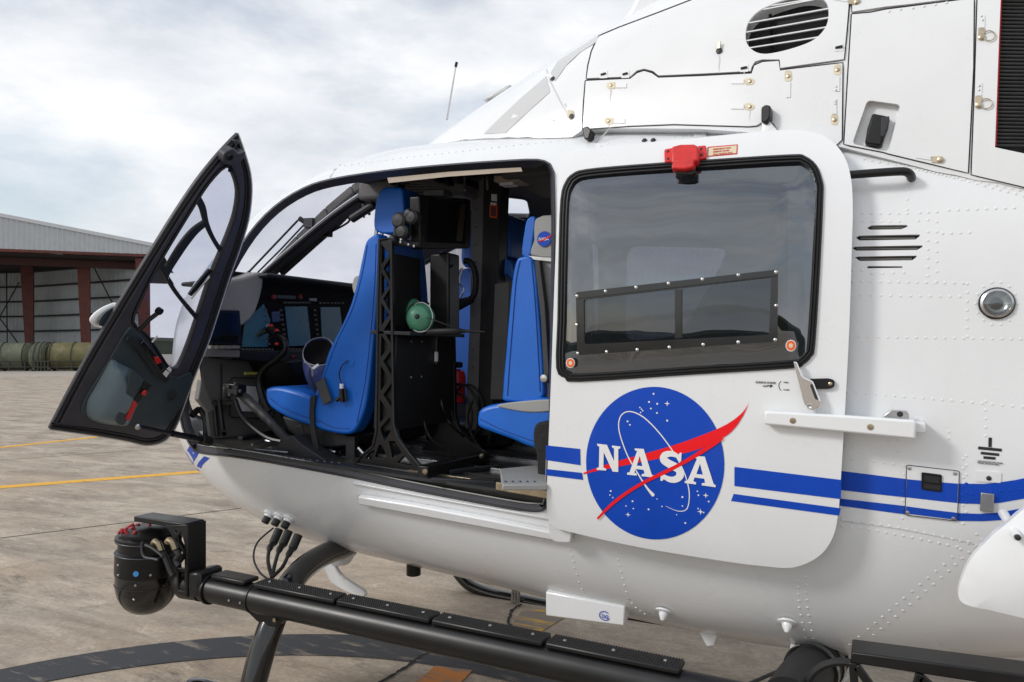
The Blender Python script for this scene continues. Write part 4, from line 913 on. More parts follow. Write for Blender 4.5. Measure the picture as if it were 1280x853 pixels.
prof_ = [(R0 * max(0, math.cos(math.radians(a))) ** .82, R0 * math.sin(math.radians(a)) * 1.14) for a in ang]; prof_ += [(R0, R0 * .18), (R0 * .985, R0 * .3)]
b.lathe(tc_ + Vector((0, 0, -.004)), prof_, (0, 0, 1), 40); TR = b.build('camera_turret', BLKG, HEL)
b = MB(); b.lathe(tc_, [(R0 * 1.01, R0 * .22), (R0 * 1.02, R0 * .25), (R0 * 1.02, R0 * .95), (R0 * .98, R0 * .97), (R0 * .94, R0 * 1.0), (R0 * .94, R0 * 1.30), (R0 * 1.03, R0 * 1.31), (R0 * 1.03, R0 * 1.45), (R0 * .9, R0 * 1.48), (0, R0 * 1.5)], (0, 0, 1), 40); b.build('turret_housing', BLK, TR, angle=30)
b = MB()
for zz in (.93, 1.35): b.tube([tc_ + Vector((math.cos(a * PI / 20) * R0 * 1.03, math.sin(a * PI / 20) * R0 * 1.03, R0 * zz)) for a in range(41)], .0022, 6)
b.build('turret_ring', CHAR, TR, kind='stuff')
b = MB(); b.tube([tc_ + Vector((math.cos(a * PI / 20) * R0 * 1.004, math.sin(a * PI / 20) * R0 * 1.004, -R0 * .12)) for a in range(41)], .0016, 6); b.build('seam_ring', GAP, TR)
for (x, y) in ((606, 232), (608, 280), (750, 272), (687, 318), (682, 390), (640, 452)):
    vc = (OL - tc_); vc.z = 0; vc.normalize(); vs_ = Vector((-vc.y, vc.x, 0)); dpx = (x * .25 - 184.5) * sc_; z_ = tc_.z - ((640 + y * .25) - 722.5) * sc_; rr_ = R0 * 1.02
    rz_ = rr_ * (1 if z_ > tc_.z - .01 else math.sqrt(max(.05, 1 - ((z_ - tc_.z) / (R0 * 1.08)) ** 2))); dpx = min(dpx, rz_ * .9); dy = math.sqrt(max(1e-5, rz_ ** 2 - dpx ** 2)); pp_ = Vector((tc_.x, tc_.y, z_)) + vs_ * dpx + vc * dy; nn_ = (pp_ - tc_) if z_ < tc_.z else (vs_ * dpx + vc * dy)
    b = MB(); b.lathe(pp_, [(.0055, -.001), (.004, .002), (0, .002)], nn_, 8); b.build('turret_screw', METAL, TR)
b = MB(); c = tc_ + vc * R0 * 1.01 - vs_ * R0 * .36 * 0 + vs_ * (-15 * sc_) * 1 + Vector((0, 0, R0 * .46)); c = Vector((tc_.x, tc_.y, c.z)) + (vc * .94 - vs_ * .34) * R0 * 1.02; b.lathe(c, [(.011, -.002), (.011, .001), (0, .001)], (vc * .94 - vs_ * .34), 16); b.build('blue_badge', mat('blue_badge', (.05, .25, .6), .4), TR)
random.seed(11)
for i in range(16):
    c = tc_ + Vector((-.075 + .022 * (i % 5) + random.uniform(-.006, .006), -.085 + .04 * (i // 5), R0 * 1.5 + .006 + .006 * (i % 3))); b = MB(); b.tube([c, c + Vector((random.uniform(-.02, .02), random.uniform(-.02, .02), .018))], .0065, 8); b.build('red_wire_clip', mat('dark_red_plastic', (.35, .01, .015), .4), TR)
b = MB(); b.lathe(tc_ + Vector((0, 0, R0 * 1.49)), [(R0 * .85, 0), (R0 * .85, .012), (R0 * .6, .03), (0, .034)], (0, 0, 1), 24); b.build('turret_cap', BLK, TR)
for (x, y, x2, y2) in ((775, 155, 850, 290), (845, 148, 880, 240)):
    b = MB(); q = K7([(x - 8, y + 6), (x, y - 6), (x + 18, y + 4), (x + 32, y + 40)]); b.tube(spline([Y(a, c_, GY - .085) for a, c_ in q], 4), .0125, 10); b.build('cable_elbow', mat('bronze', (.30, .25, .17), .4, metal=1), TR)
    b = MB(); q = K7([(x + 32, y + 40), (x + 50, y + 70), (x2, y2), (x2 + 15, y2 + 30)]); b.tube(spline([Y(a, c_, GY - .082) for a, c_ in q], 4), .011, 10); b.build('cable', RUB, TR)
b = MB(); b.tube(spline([Y(a, c_, GY - .10) for a, c_ in K7([(712, 150), (708, 190), (722, 225), (770, 235), (790, 240)])], 4), .005, 8); b.build('cable', CHAR, TR)
b = MB(); b.tube(spline([Y(a, c_, GY - .10) for a, c_ in K7([(728, 165), (760, 180), (800, 210), (815, 225)])], 4), .006, 8); b.build('cable', CHARD, TR)
# ================================================================== cabin
def prof(name, m, parent, pxs, y, depth, bevel=.004, seg=2, mode='y'):
    b = MB(); q = [onp(a, c_, plane(mode, y)) for a, c_ in pxs]; v = {'y': (0, depth, 0), 'x': (-depth, 0, 0), 'z': (0, 0, -depth)}[mode]
    b.prism(q, v); return b.build(name, m, parent, bevel=bevel, seg=seg)
FZ = .93
b = MB(); b.prism([(-3.3, -.36, FZ), (-3.1, -.50, FZ), (-2.9, -.60, FZ), (-2.7, -.665, FZ), (-2.4, -.71, FZ), (-.1, -.735, FZ), (-.1, .735, FZ), (-2.6, .69, FZ), (-3.3, .36, FZ)], (0, 0, -.03))
FL = b.build('cabin_floor', FLOOR, HEL, smooth=False)
# sill plate
b = MB(); b.beam((-2.7, -.715, FZ + .004), (-1.12, -.735, FZ + .004), .06, .012); b.build('sill_plate', CHARD, FL)
for y in (-.66, -.40, -.10, .25, .55):
    b = MB(); b.beam((-2.3 if y > -.6 else -1.75, y, FZ + .006), (-.3, y, FZ + .006), .022, .014); tr = b.build('seat_track', METAL if y > -.5 else GOLD, FL, bevel=.001)
    b = MB()
    for i in range(60): b.lathe((-1.95 + i * .028, y, FZ + .0135), [(.007, 0), (.006, .0012), (0, .0012)], (0, 0, 1), 6)
    b.build('track_holes', GAP, tr, kind='stuff')
for i, y in enumerate((-.53, -.27, .08)):
    b = MB(); b.beam((-2.2, y, FZ + .003), (-.3, y, FZ + .003), .006, .006); b.build('floor_seam', GAP, FL)
b = MB(); b.prism([(-3.03, -.50, FZ - .1), (-3.03, .50, FZ - .1), (-3.07, .60, 1.52), (-3.07, -.60, 1.52)], (-.02, 0, 0))
BK = b.build('nose_bulkhead', GREYI, HEL, smooth=False)
for (a, c_) in (((277, 455), (277, 500)), ((338, 455), (338, 505))): b = MB(); b.beam(X(*a, -3.045), X(*c_, -3.03), .004, .006, (0, 1, 0)); b.build('panel_seam', GAP, BK)
prof('placard', LETW, BK, [(298, 482), (324, 484), (322, 515), (296, 514)], -3.02, .004, 0, mode='x')
b = MB(); q = [X(a, c_, -3.02) for a, c_ in roundc([(288, 472), (345, 474), (342, 524), (287, 522)], 6)]; b.tube(q + [q[0]], .0035, 6); b.build('hatch_edge', CHARD, BK)
b = MB(); b.tube([X(306, 467, -3.0), X(321, 467, -3.0)], .008, 8); b.build('torch', mat('yellow_plastic', (.6, .55, .12), .5), BK)
# aft cabin wall
b = MB(); b.box((-.06, 0, 1.52), (.02, 1.30, 1.1)); b.build('aft_bulkhead', LINING, HEL)
# overhead panel and lamps
b = MB(); b.box((-2.15, .05, 2.22), (.62, .42, .10)); OH = b.build('overhead_panel', GREYI, HEL, bevel=.02)
b = MB(); b.box((-1.35, .0, 2.24), (.5, .5, .06)); DU = b.build('ceiling_duct', LINING, HEL, bevel=.02)
prof('reading_lamp', TAN, DU, [(630, 219), (655, 224), (652, 232), (628, 227)], 2.20, .03, .004, mode='z') if False else None
b = MB(); c = Y(640, 226, -.15); b.box(c, (.13, .12, .03)); b.build('ceiling_lamp_mount', TAN, DU, bevel=.006); b = MB(); b.box(Y(636, 231, -.16), (.07, .06, .015)); b.build('ceiling_lamp', LETW, DU, bevel=.004)
# shroud and instrument panel
SHR = [(327, 340), (330, 345), (329, 358), (326, 372), (320, 390), (313, 400), (303, 408), (297, 406), (292, 390), (284, 396), (276, 392), (272, 380), (278, 362), (290, 350), (305, 347)]
b = MB(); q = [X(a, c_, -2.86) for a, c_ in SHR]; b.prism(q, (-.14, 0, 0)); SH = b.build('panel_shroud', CREAM, HEL, bevel=.012)
yR = .52
A0 = X(327, 341, -2.84); 
b = MB(); zt_ = A0.z; y0 = A0.y; z1 = X(345, 426, -2.92).z
b.prism([(-2.80, y0, zt_), (-2.80, yR, zt_ + .005), (-3.42, yR * .7, zt_ - .05), (-3.42, y0, zt_ - .05)], (0, 0, -.022)); IP = b.build('glareshield', CHARD, HEL, bevel=.010)
b = MB(); b.box(((-2.97), (y0 + yR) / 2 - .04, (zt_ + 1.40) / 2), (.05, yR - y0 + .22, zt_ - 1.40)); PN = b.build('instrument_panel', mat('panel_black', (.007, .007, .008), .75, var=.3, spec=.15), HEL, bevel=.004)
XP = -2.94
def scr(pxs, m=SCR, nm='screen', x=XP): return prof(nm, m, PN, pxs, x, .012, .001, 1, 'x')
def bez(pxs): return prof('bezel', CHARD, PN, inset(pxs, -4 if True else 4), XP - .004, .012, .002, 1, 'x')
for q in ([(306, 402), (330, 380), (338, 400), (335, 434), (303, 434)], [(356.5, 383.5), (384, 383), (389.5, 432), (362, 433)], [(401, 384), (425, 384), (430, 430), (403, 431)]):
    scr(q)
b = MB(); 
for (x0, y0_, x1, y1_, n_) in ((356, 378.5, 386, 378.5, 9), (303, 437, 340, 437, 10), (361, 436.5, 391, 436.5, 8), (393, 388, 398, 430, 8), (351, 388, 357, 430, 8), (332, 388, 336, 430, 7), (400, 379, 428, 379, 7)):
    for i in range(n_):
        c = X(x0 + (x1 - x0) * i / (n_ - 1), y0_ + (y1_ - y0_) * i / (n_ - 1), XP + .004); b.box(c, (.012, .011, .009))
b.build('panel_keys', mat('grey_keys', (.12, .12, .12), .5), PN, smooth=False, kind='stuff')
for px, py in ((341, 371), (374, 371)): b = MB(); b.lathe(X(px, py, XP), [(.014, 0), (.014, .01), (0, .014)], (1, 0, 0), 12); b.build('red_annunciator', mat('dark_red', (.25, .02, .02), .4), PN)
prof('annunciator_bar', TRIM, PN, [(346, 369), (370, 370), (370, 374), (346, 373)], XP, .006, 0, 1, 'x'); scr([(340, 390), (350, 389), (351, 402), (341, 403)], mat('purple_screen', (.05, .07, .17), .3)); prof('label_plate', GREYL, PN, [(387, 373), (396, 373), (396, 377), (387, 376)], XP, .006, 0, 1, 'x')
prof('lower_console', BLK, PN, [(288, 440), (420, 436), (424, 452), (400, 462), (345, 456), (290, 450)], -2.90, .25, .008, 2, 'x')
for px, py, m_ in ((366, 446, RED), (372, 449, ORG), (382, 441, LETW), (388, 443, GREYL), (352, 442, LETW)):
    b = MB(); b.lathe(X(px, py, -2.895), [(.007, 0), (.006, .006), (0, .007)], (1, 0, 0), 8); b.build('console_knob', m_, PN)
prof('console_stack', BLK, HEL, [(360, 452), (430, 446), (440, 540), (415, 548)], -2.75, .3, .01, 2, 'x')
b = MB(); b.box((-2.55, .12, 1.12), (.6, .26, .36)); b.build('centre_console', CHARD, HEL, bevel=.01)
M1 = prof('side_monitor', BLK, HEL, [(262, 387), (300, 388), (303, 432), (262, 430)], -2.78, .03, .004, 2, 'x'); prof('screen', SCRB, M1, [(266, 391), (297, 392), (298, 428), (266, 427)], -2.777, .003, 0, 1, 'x')
prof('monitor_shelf', GREYI, HEL, [(256, 436), (300, 438), (300, 447), (256, 446)], -2.8, .06, .004, 2, 'x')
b = MB(); 
for i in range(5): b.box(X(264 + i * 8, 434, -2.77), (.02, .022, .014))
b.build('monitor_keys', GREYI, M1, smooth=False, kind='stuff')
# windshield post with wiper gear, compass bracket
b = MB(); q = [Y(336, 343, .0), Y(376, 300, .0), Y(412, 265, .0), Y(444, 238, .0), Y(470, 222, .0)]
for i in range(4): b.beam(q[i], q[i + 1], .05, .055, (0, 1, 0))
b.build('windshield_post', mat('post_grey', (.07, .07, .068), .5), HEL, bevel=.008)
b = MB(); q2_ = [Y(352, 342, .05), Y(392, 306, .05), Y(426, 276, .05), Y(448, 252, .05)]
for i in range(3): b.beam(q2_[i], q2_[i + 1], .03, .03, (0, 1, 0))
b.build('post_trim', CHARD, HEL, bevel=.004)
b = MB(); b.tube([Y(296, 356, -.05), Y(334, 316, -.05), Y(372, 276, -.05)], .006, 8); WA = b.build('wiper_arm', CHARD, HEL); b = MB(); b.tube([Y(318, 345, -.03), Y(350, 313, -.03), Y(381, 280, -.03)], .005, 8); b.build('wiper_arm', CHARD, HEL)
b = MB(); b.beam(Y(296, 357, -.05), Y(312, 340, -.05), .012, .018, (0, 1, 0)); b.build('wiper_pivot', BLK, WA)
b = MB(); b.box(Y(388, 279, -.02), (.06, .04, .05)); b.tube([Y(374, 273, -.04), Y(396, 288, .0)], .014, 8); b.build('wiper_motor', CHARD, HEL, kind='stuff')
b = MB(); b.tube(spline([Y(400, 296, .05), Y(418, 288, .05), Y(434, 279, .05), Y(437, 274, .05), Y(434, 272, .05)], 3), .006, 8); b.build('hand_hold', CHARD, HEL); b = MB(); b.box(Y(408, 293, .05), (.06, .04, .03)); b.build('hold_bracket', BLK, HEL, bevel=.003)
b = MB(); b.tube([Y(440, 274, -.1), Y(468, 256, -.1)], .022, 10); b.build('sun_visor', CHARD, HEL); b = MB(); b.box(Y(462, 245, -.05), (.09, .08, .03)); b.tube([Y(440, 238, 0), Y(462, 268, -.05)], .008, 6); b.tube([Y(452, 236, 0), Y(455, 272, -.05)], .006, 6); b.build('overhead_wiring', CHARD, HEL, kind='stuff')
b = MB(); b.tube([Y(356, 340, .1), Y(362, 326, .1)], .014, 8); b.box(Y(362, 324, .1), (.07, .05, .02)); b.build('compass_mount', BLK, HEL, kind='stuff')
# cyclic stick
b = MB(); b.tube(spline([Y(336, 515, -.35), Y(327, 495, -.35), Y(324, 476, -.35), Y(330, 461, -.35), Y(345, 449, -.35), Y(356, 438, -.35), Y(355, 426, -.35), Y(346, 420, -.35), Y(338, 422, -.35)], 5), [.0175] * 25 + [.015] * 16, 12); CY_ = b.build('cyclic_stick', BLK, HEL)
b = MB(); b.tube([Y(322, 419, -.35), Y(336, 410, -.35)], [.014, .020], 12); b.build('stick_grip', METAL, CY_); b = MB(); b.tube([Y(336, 411, -.35), Y(346, 418, -.35)], .024, 12); b.build('grip_head', BLK, CY_, bevel=.003)
for px, py in ((339, 407), (346, 413), (346, 430)): b = MB(); b.box(Y(px, py, -.38), (.014, .014, .012)); b.build('grip_button', RED, CY_, bevel=.002)
# collective lever in its sleeve
b = MB(); q = [Y(*p, -.58) for p in [(284, 483), (300, 492), (318, 508), (335, 524), (348, 538), (362, 553), (380, 566), (402, 579)]]; sp = spline(q, 5)
b.tube(sp, [(.022 + .002 * math.sin(i * 1.9)) * (1 if i < 22 else 1 + (i - 22) * .03) for i in range(len(sp))], 14); CO = b.build('collective_lever', CHARD, HEL)
b = MB(); b.box(Y(293, 487, -.60), (.10, .06, .06)); b.tube([Y(283, 483, -.62), Y(283, 498, -.62)], .02, 8); b.build('collective_head', BLK, CO, bevel=.006, kind='stuff')
for i, (px, py) in enumerate(((286, 484), (295, 480), (301, 489), (288, 494))): b = MB(); b.lathe(Y(px, py, -.635), [(.009, 0), (.008, .008), (0, .009)], (0, -1, 0), 8); b.build('switch', CHARD, CO)
b = MB(); b.tube(spline([Y(294, 500, -.5), Y(302, 520, -.5), Y(318, 536, -.5), Y(336, 548, -.5), Y(352, 552, -.5)], 4), .012, 8); b.build('lever_conduit', BLK, CO)
b = MB(); b.tube(spline([Y(338, 575, -.62), Y(368, 566, -.62), Y(388, 570, -.62), Y(400, 580, -.62)], 4), .010, 8); b.build('cover_edge', CHARD, CO)
prof('lever_boot', CHARD, CO, s2([(345, 560), (362, 545), (376, 555), (395, 568), (412, 580), (405, 584), (370, 578), (350, 572)], 3), -.64, .10, .012, 2)
# pedals
b = MB(); 
for q in (((267, 500), (272, 545)), ((274, 500), (279, 538)), ((258, 520), (262, 550))): b.tube([Y(*q[0], -.5), Y(*q[1], -.5)], .011, 8)
b.beam(Y(264, 505, -.5), Y(297, 503, -.42), .05, .022); b.beam(Y(256, 546, -.52), Y(282, 542, -.42), .02, .02)
b.build('pedal_frame', BLK, HEL, bevel=.002, kind='stuff')
b = MB(); b.tube(spline([Y(240, 520, -.55), Y(250, 512, -.5), Y(258, 530, -.5), Y(256, 556, -.5)], 4), .016, 8); b.build('pedal_duct', CHARD, HEL)
prof('floor_vent', GREYI, HEL, [(252, 475), (262, 495), (268, 512), (262, 516), (248, 500)], -2.95, .03, .004, 2, 'x')
b = MB(); b.tube(spline([Z(315, 556, FZ + .02), Z(330, 551, FZ + .02), Z(350, 554, FZ + .02), Z(372, 560, FZ + .02)], 3), .006, 6); b.tube([Z(318, 562, FZ + .02), Z(360, 566, FZ + .02)], .006, 6); b.build('floor_clip', METAL, FL, kind='stuff')
# ---- pilot seat
PY_ = -.58
BKR = [(466, 294), (471, 292), (474, 300), (474, 330), (472, 370), (468, 410), (464, 450), (461, 480), (456, 510), (447, 533), (436, 543), (410, 540), (388, 530), (387, 512), (394, 490), (402, 468), (410, 440), (425, 410), (438, 380), (446, 350), (452, 322), (457, 302)]
b = MB()
PS = prof('pilot_seat', BLUEL, HEL, s2(BKR, 3), PY_, .08, .018, 3)
prof('seat_wing', BLUEL, PS, s2(BKR, 3), PY_ + .38, .08, .018, 3)
inner = [(464, 305), (471, 305), (470, 350), (465, 410), (458, 470), (448, 520), (420, 528), (405, 515), (425, 455), (445, 390), (456, 340)]
prof('backrest', BLUEL, PS, inner, PY_ + .07, .33, .010, 2)
b = MB(); q = [Y(a, c_, PY_ + .05) for a, c_ in [(476, 312), (473, 380), (465, 450), (455, 520)]]; q3 = [p + Vector((.012, 0, 0)) for p in q]
b.add(q3 + [p + Vector((0, .34, 0)) for p in q3], [(i, i + 1, i + 5, i + 4) for i in range(3)]); b.build('seat_back_shell', BLK, PS)
prof('seat_cushion', BLUEL, PS, s2([(331, 488), (338, 484), (350, 484), (370, 489), (388, 496), (404, 505), (406, 538), (385, 532), (362, 524), (342, 513), (333, 503)], 4), PY_ + .005, .44, .022, 3)
HR = prof('headrest', BLUEL, PS, s2([(467, 283), (469, 256), (474, 240), (482, 234), (497, 234), (503, 240), (504, 286), (490, 292), (474, 291)], 3), PY_ + .08, .24, .02, 3)
for px in (471, 478): b = MB(); b.tube([Y(px, 286, PY_ + .1), Y(px - 2, 304, PY_ + .1)], .009, 8); b.build('headrest_post', METAL, HR)
prof('lap_belt', RUB, PS, [(388, 496), (394, 494), (392, 510), (392, 530), (396, 552), (402, 575), (394, 570), (389, 550), (386, 520)], PY_ - .016, .012, .002, 1)
mat('belt_webbing', (.06, .06, .066), .8, bump=.3, bscale=300)
b = MB(); b.tube([Y(427, 480, PY_ - .015), Y(427, 486, PY_ - .015)], .009, 8); SW = b.build('headset_jack', LETW, PS); b = MB(); b.tube([Y(427, 486, PY_ - .02), Y(428, 503, PY_ - .02)], .011, 8); b.tube([Y(420, 501, PY_ - .03), Y(427, 496, PY_ - .02)], .009, 8); b.tube([Y(431, 486, PY_ - .02), Y(433, 502, PY_ - .02)], .006, 6); b.build('jack_body', BLK, SW, kind='stuff')
b = MB(); b.tube(spline([Y(427, 480, PY_ - .015), Y(424, 468, PY_ - .02), Y(428, 457, PY_ - .02), Y(435, 451, PY_ - .01)], 5), .0028, 6); b.build('cord', BLK, SW)
prof('fleece_pad', FLEECE, PS, s2([(445, 345), (441, 350), (440, 360), (443, 368), (447, 362), (450, 350)], 3), PY_ + .1, .2, .015)
for (a, c_) in (((400, 545), (398, 578)), ((440, 545), (440, 590)), ((375, 532), (380, 562))): b = MB(); b.beam(Y(*a, PY_ + .06), Y(*c_, PY_ + .06), .05, .03, (0, 1, 0)); b.build('seat_leg', CHARD, PS, bevel=.003)
prof('seat_pan', CHARD, PS, [(352, 520), (440, 546), (436, 558), (400, 560), (360, 540)], PY_ + .05, .34, .008)
xs_ = Y(476, 330, PY_).x + .012
SBK = prof('seat_back_frame', BLUEL, PS, s2([(486, 312), (496, 305), (520, 305), (529, 312), (533, 340), (537, 400), (537, 440), (486, 440)], 3), xs_, .03, .008, 2, 'x')
prof('seat_back_insert', BLK, SBK, s2([(488, 330), (498, 323), (518, 324), (524, 332), (528, 400), (528, 432), (488, 432)], 3), xs_ + .006, .01, .003, 2, 'x')
def seam(par, pts, y, m=None, r_=.0016):
    b = MB(); b.tube([Y(a, c_, y) for a, c_ in s2(pts, 4, False)], r_, 5); b.build('stitched_seam', m or mat('seam_blue', (.01, .05, .28), .7), par)
seam(PS, [(459, 306), (453, 340), (441, 385), (420, 430), (404, 475), (394, 512)], PY_ - .001); seam(PS, [(470, 305), (468, 360), (463, 420), (456, 480), (446, 528)], PY_ - .001); seam(PS, [(394, 522), (415, 534), (438, 536)], PY_ - .001)
seam(PS, [(336, 497), (350, 508), (372, 518), (400, 528)], PY_ - .002); seam(PS, [(388, 497), (387, 515), (388, 530)], PY_ - .003)
b = MB(); b.lathe(Y(437, 452, PY_ - .001), [(.024, -.001), (.026, .001), (.022, .0015), (0, .001)], (0, -1, 0), 20); b.build('seat_patch', BLUEL, PS)
for i in range(9):
    px = 352 + i * 9; b = MB(); b.lathe(Z(px, 572 + i * .9, FZ + .012), [(.006, 0), (.005, .003), (0, .003)], (0, 0, 1), 8); b.build('floor_bolt', GREYI, FL)
for (x0, y0, x1, y1) in ((300, 548, 352, 538), (408, 566, 444, 560), (530, 560, 590, 548), (560, 590, 622, 584), (540, 600, 620, 604)):
    b = MB(); b.beam(Z(x0, y0, FZ + .01), Z(x1, y1, FZ + .01), .03, .018); b.build('floor_bracket', CHARD, FL, bevel=.003)
for (a, c_, e) in (((402, 556), (420, 566), -.5), ((412, 552), (430, 572), -.45), ((448, 560), (470, 584), -.6)):
    b = MB(); b.tube([Y(*a, e), Y(*c_, e)], .008, 7); b.build('seat_link', METAL, PS)
# ---- flight vest on the pilot seat
V0_ = Y(402, 490, -.40); VS = thing('flight_vest', 'dark blue flight vest with black lining and pale piping slumped on the blue pilot seat', 'vest', V0_)
rings = [[(379, 438), (388, 424), (402, 420), (414, 426), (417, 438), (405, 448), (390, 455), (380, 450)]]
def loft(name, m, parent, loops, cap=True, sub=1):
    b = MB(); k = len(loops[0]); vs = [p for l in loops for p in l]; fs = [(j * k + i, j * k + (i + 1) % k, (j + 1) * k + (i + 1) % k, (j + 1) * k + i) for j in range(len(loops) - 1) for i in range(k)]
    if cap: fs.append(tuple((len(loops) - 1) * k + i for i in range(k)))
    b.add(vs, fs); return b.build(name, m, parent, sub=sub, angle=180)
def ringy(cx_, cy_, rx, ry, y, dy, tilt, n=12, seed=0):
    random.seed(seed); out = []
    for i in range(n):
        a = 2 * PI * i / n; r_ = 1 + random.uniform(-.06, .06); px = cx_ + rx * math.cos(a) * r_; py = cy_ - tilt * math.sin(a) * ry * r_ + math.cos(a) * (-2); out.append(Y(px, py, y + dy * math.sin(a)))
    return out
lp = [ringy(398, 440, 19, 18, -.45, .10, 1, seed=1), ringy(396, 452, 19.5, 15, -.46, .12, 1, seed=2), ringy(397, 466, 18, 10, -.47, .13, 1, seed=3), ringy(401, 480, 15, 6, -.47, .12, 1, seed=4), ringy(405, 493, 10, 4, -.47, .11, 1, seed=5), ringy(408, 503, 5, 2, -.47, .08, 1, seed=6)]
loft('vest_body', BLUED, VS, lp)
li = [[p for p in ringy(398, 440, 17.5, 16.5, -.45, .09, 1, seed=1)], ringy(399, 446, 13, 11, -.45, .07, 1, seed=2), ringy(400, 452, 6, 5, -.45, .04, 1, seed=3)]
loft('vest_lining', mat('vest_black', (.006, .006, .007), .95, spec=.05, bump=.5, bscale=40), VS, li)
for f_ in (2, 5, 8, 10):
    b = MB(); b.tube(spline([l[f_] for l in lp[:5]], 3), .0025, 5); b.build('vest_seam', MATS['black_cloth'] if 'black_cloth' in MATS else RUB, VS)
b = MB(); q = spline(lp[0], 3, True); b.tube(q + [q[0]], .0026, 8, False); b.build('vest_piping', mat('pale_piping', (.22, .23, .25), .7), VS)
b = MB(); b.tube(spline([Y(380, 452, -.60), Y(386, 456, -.60), Y(390, 462, -.60), Y(391, 470, -.59)], 4), .004, 6); b.build('vest_piping', MATS['pale_piping'], VS)
b = MB(); b.beam(Y(400, 476, -.60), Y(410, 504, -.60), .05, .012, (0, 1, 0)); b.build('vest_strap', MATS['belt_webbing'], VS, bevel=.003)
b = MB(); b.beam(Y(391, 461, -.60), Y(398, 456, -.60), .012, .006, (0, 1, 0)); b.build('vest_tab', LETW, VS, bevel=.001)
# ---- equipment rack behind the pilot seat
RY = -.66
RK = None
side = [(474, 300), (489, 298), (490, 400), (491, 470), (492, 530), (497, 548), (512, 568), (524, 582), (526, 592), (446, 580), (452, 570), (466, 558), (470, 540), (471, 470), (472, 380)]
hols = [[(477, 306), (486, 318), (477, 330)], [(487, 324), (487, 350), (479, 336)], [(477, 342), (486, 356), (477, 370)], [(487, 362), (487, 388), (479, 374)], [(477, 380), (486, 394), (477, 406)], [(488, 400), (488, 428), (479, 414)], [(477, 420), (486, 434), (476, 446)], [(488, 440), (489, 468), (479, 452)], [(476, 458), (486, 474), (476, 488)], [(489, 480), (489, 508), (479, 494)], [(475, 500), (485, 516), (475, 528)],
        [(475, 536), (487, 522), (490, 536), (480, 552)], [(474, 556), (478, 558), (484, 574), (468, 572)], [(486, 552), (493, 552), (502, 566), (490, 573)], [(462, 566), (468, 563), (464, 574), (456, 574)], [(505, 570), (515, 582), (496, 579)]]
RK = plate('equipment_rack', BLK, HEL, side, plane('y', RY), .022, hols, bevel=.002)
b = MB(); q = [Y(a, c_, RY - .002) for a, c_ in side]; 
b.tube(q + [q[0]], .005, 6, False); b.build('rack_edge', CHARD, RK)
side2 = [(a, c_) for a, c_ in [(474, 300), (489, 298), (490, 400), (491, 470), (492, 530), (497, 548), (512, 568), (524, 582), (526, 592), (446, 580), (452, 570), (466, 558), (470, 540), (471, 470), (472, 380)]]
b = MB(); q = [Y(a, c_, RY) + Vector((0, .50, 0)) for a, c_ in [(490, 414), (491, 470), (492, 530), (497, 548), (512, 568), (524, 582), (526, 592), (446, 580), (452, 570), (466, 558), (470, 540), (471, 470), (472, 414)]]; b.prism(q, (0, .022, 0)); b.build('rack_side', BLK, RK, bevel=.002)
xr = Y(488, 400, RY).x
b = MB(); zA = Y(490, 418, RY).z; zB = Y(490, 540, RY).z; b.box((xr - .03, RY + .26, (zA + zB) / 2), (.10, .48, zA - zB)); EB = b.build('equipment_box', mat('matt_black_box', (.010, .010, .010), .5, var=.2, bump=.04), RK, bevel=.004)
zC = Y(490, 305, RY).z; b = MB(); b.box((xr - .02, RY + .13, (zC + zA) / 2), (.012, .20, (zC - zA) * .8)); b.build('back_panel', mat('matt_black_box', (.01, .01, .01)), RK)
for (px, py) in ((514, 427), (527, 427), (514, 472), (527, 471)): b = MB(); b.lathe(X(px, py, xr + .02), [(.005, 0), (.004, .003), (0, .003)], (1, 0, 0), 8); b.build('screw', METAL, EB)
b = MB(); b.beam(X(545.5, 420, xr + .025), X(545, 455, xr + .025), .005, .005, (0, 1, 0)); b.build('latch_rod', METAL, EB)
b = MB(); b.beam(X(545.5, 440, xr + .03), X(545.3, 452, xr + .03), .014, .010, (0, 1, 0)); b.build('latch_grip', LETW, EB)
zs = Y(492, 414, RY).z; b = MB(); b.prism([(xr - .10, RY, zs), (xr + .10, RY, zs), (xr + .13, RY + .40, zs), (xr - .10, RY + .44, zs)], (0, 0, -.016)); SHF = b.build('rack_shelf', CHARD, RK, bevel=.003)
for ya, xa in ((RY + .02, 0), (RY + .50, 0)): pass
a_ = Z(528, 590, FZ + .03); c_ = Z(606, 571, FZ + .03); b = MB(); b.beam(a_, c_, .05, .045); FB_ = b.build('rack_foot', BLK, RK, bevel=.004)
b = MB(); b.lathe(a_ + Vector((.03, -.03, .01)), [(.012, 0), (.010, .008), (0, .009)], (.6, -.8, 0), 8); b.build('foot_bolt', GOLD, RK); b = MB(); b.lathe(Z(598, 568, FZ + .05) + Vector((.03, -.03, 0)), [(.012, 0), (.010, .008), (0, .009)], (.6, -.8, 0), 8); b.build('foot_bolt', GOLD, RK)
prof('rack_far_foot', BLK, RK, s2([(545, 440), (562, 440), (563, 500), (568, 525), (585, 550), (606, 566), (604, 574), (560, 575), (548, 540)], 3), -.17, .02, .003)
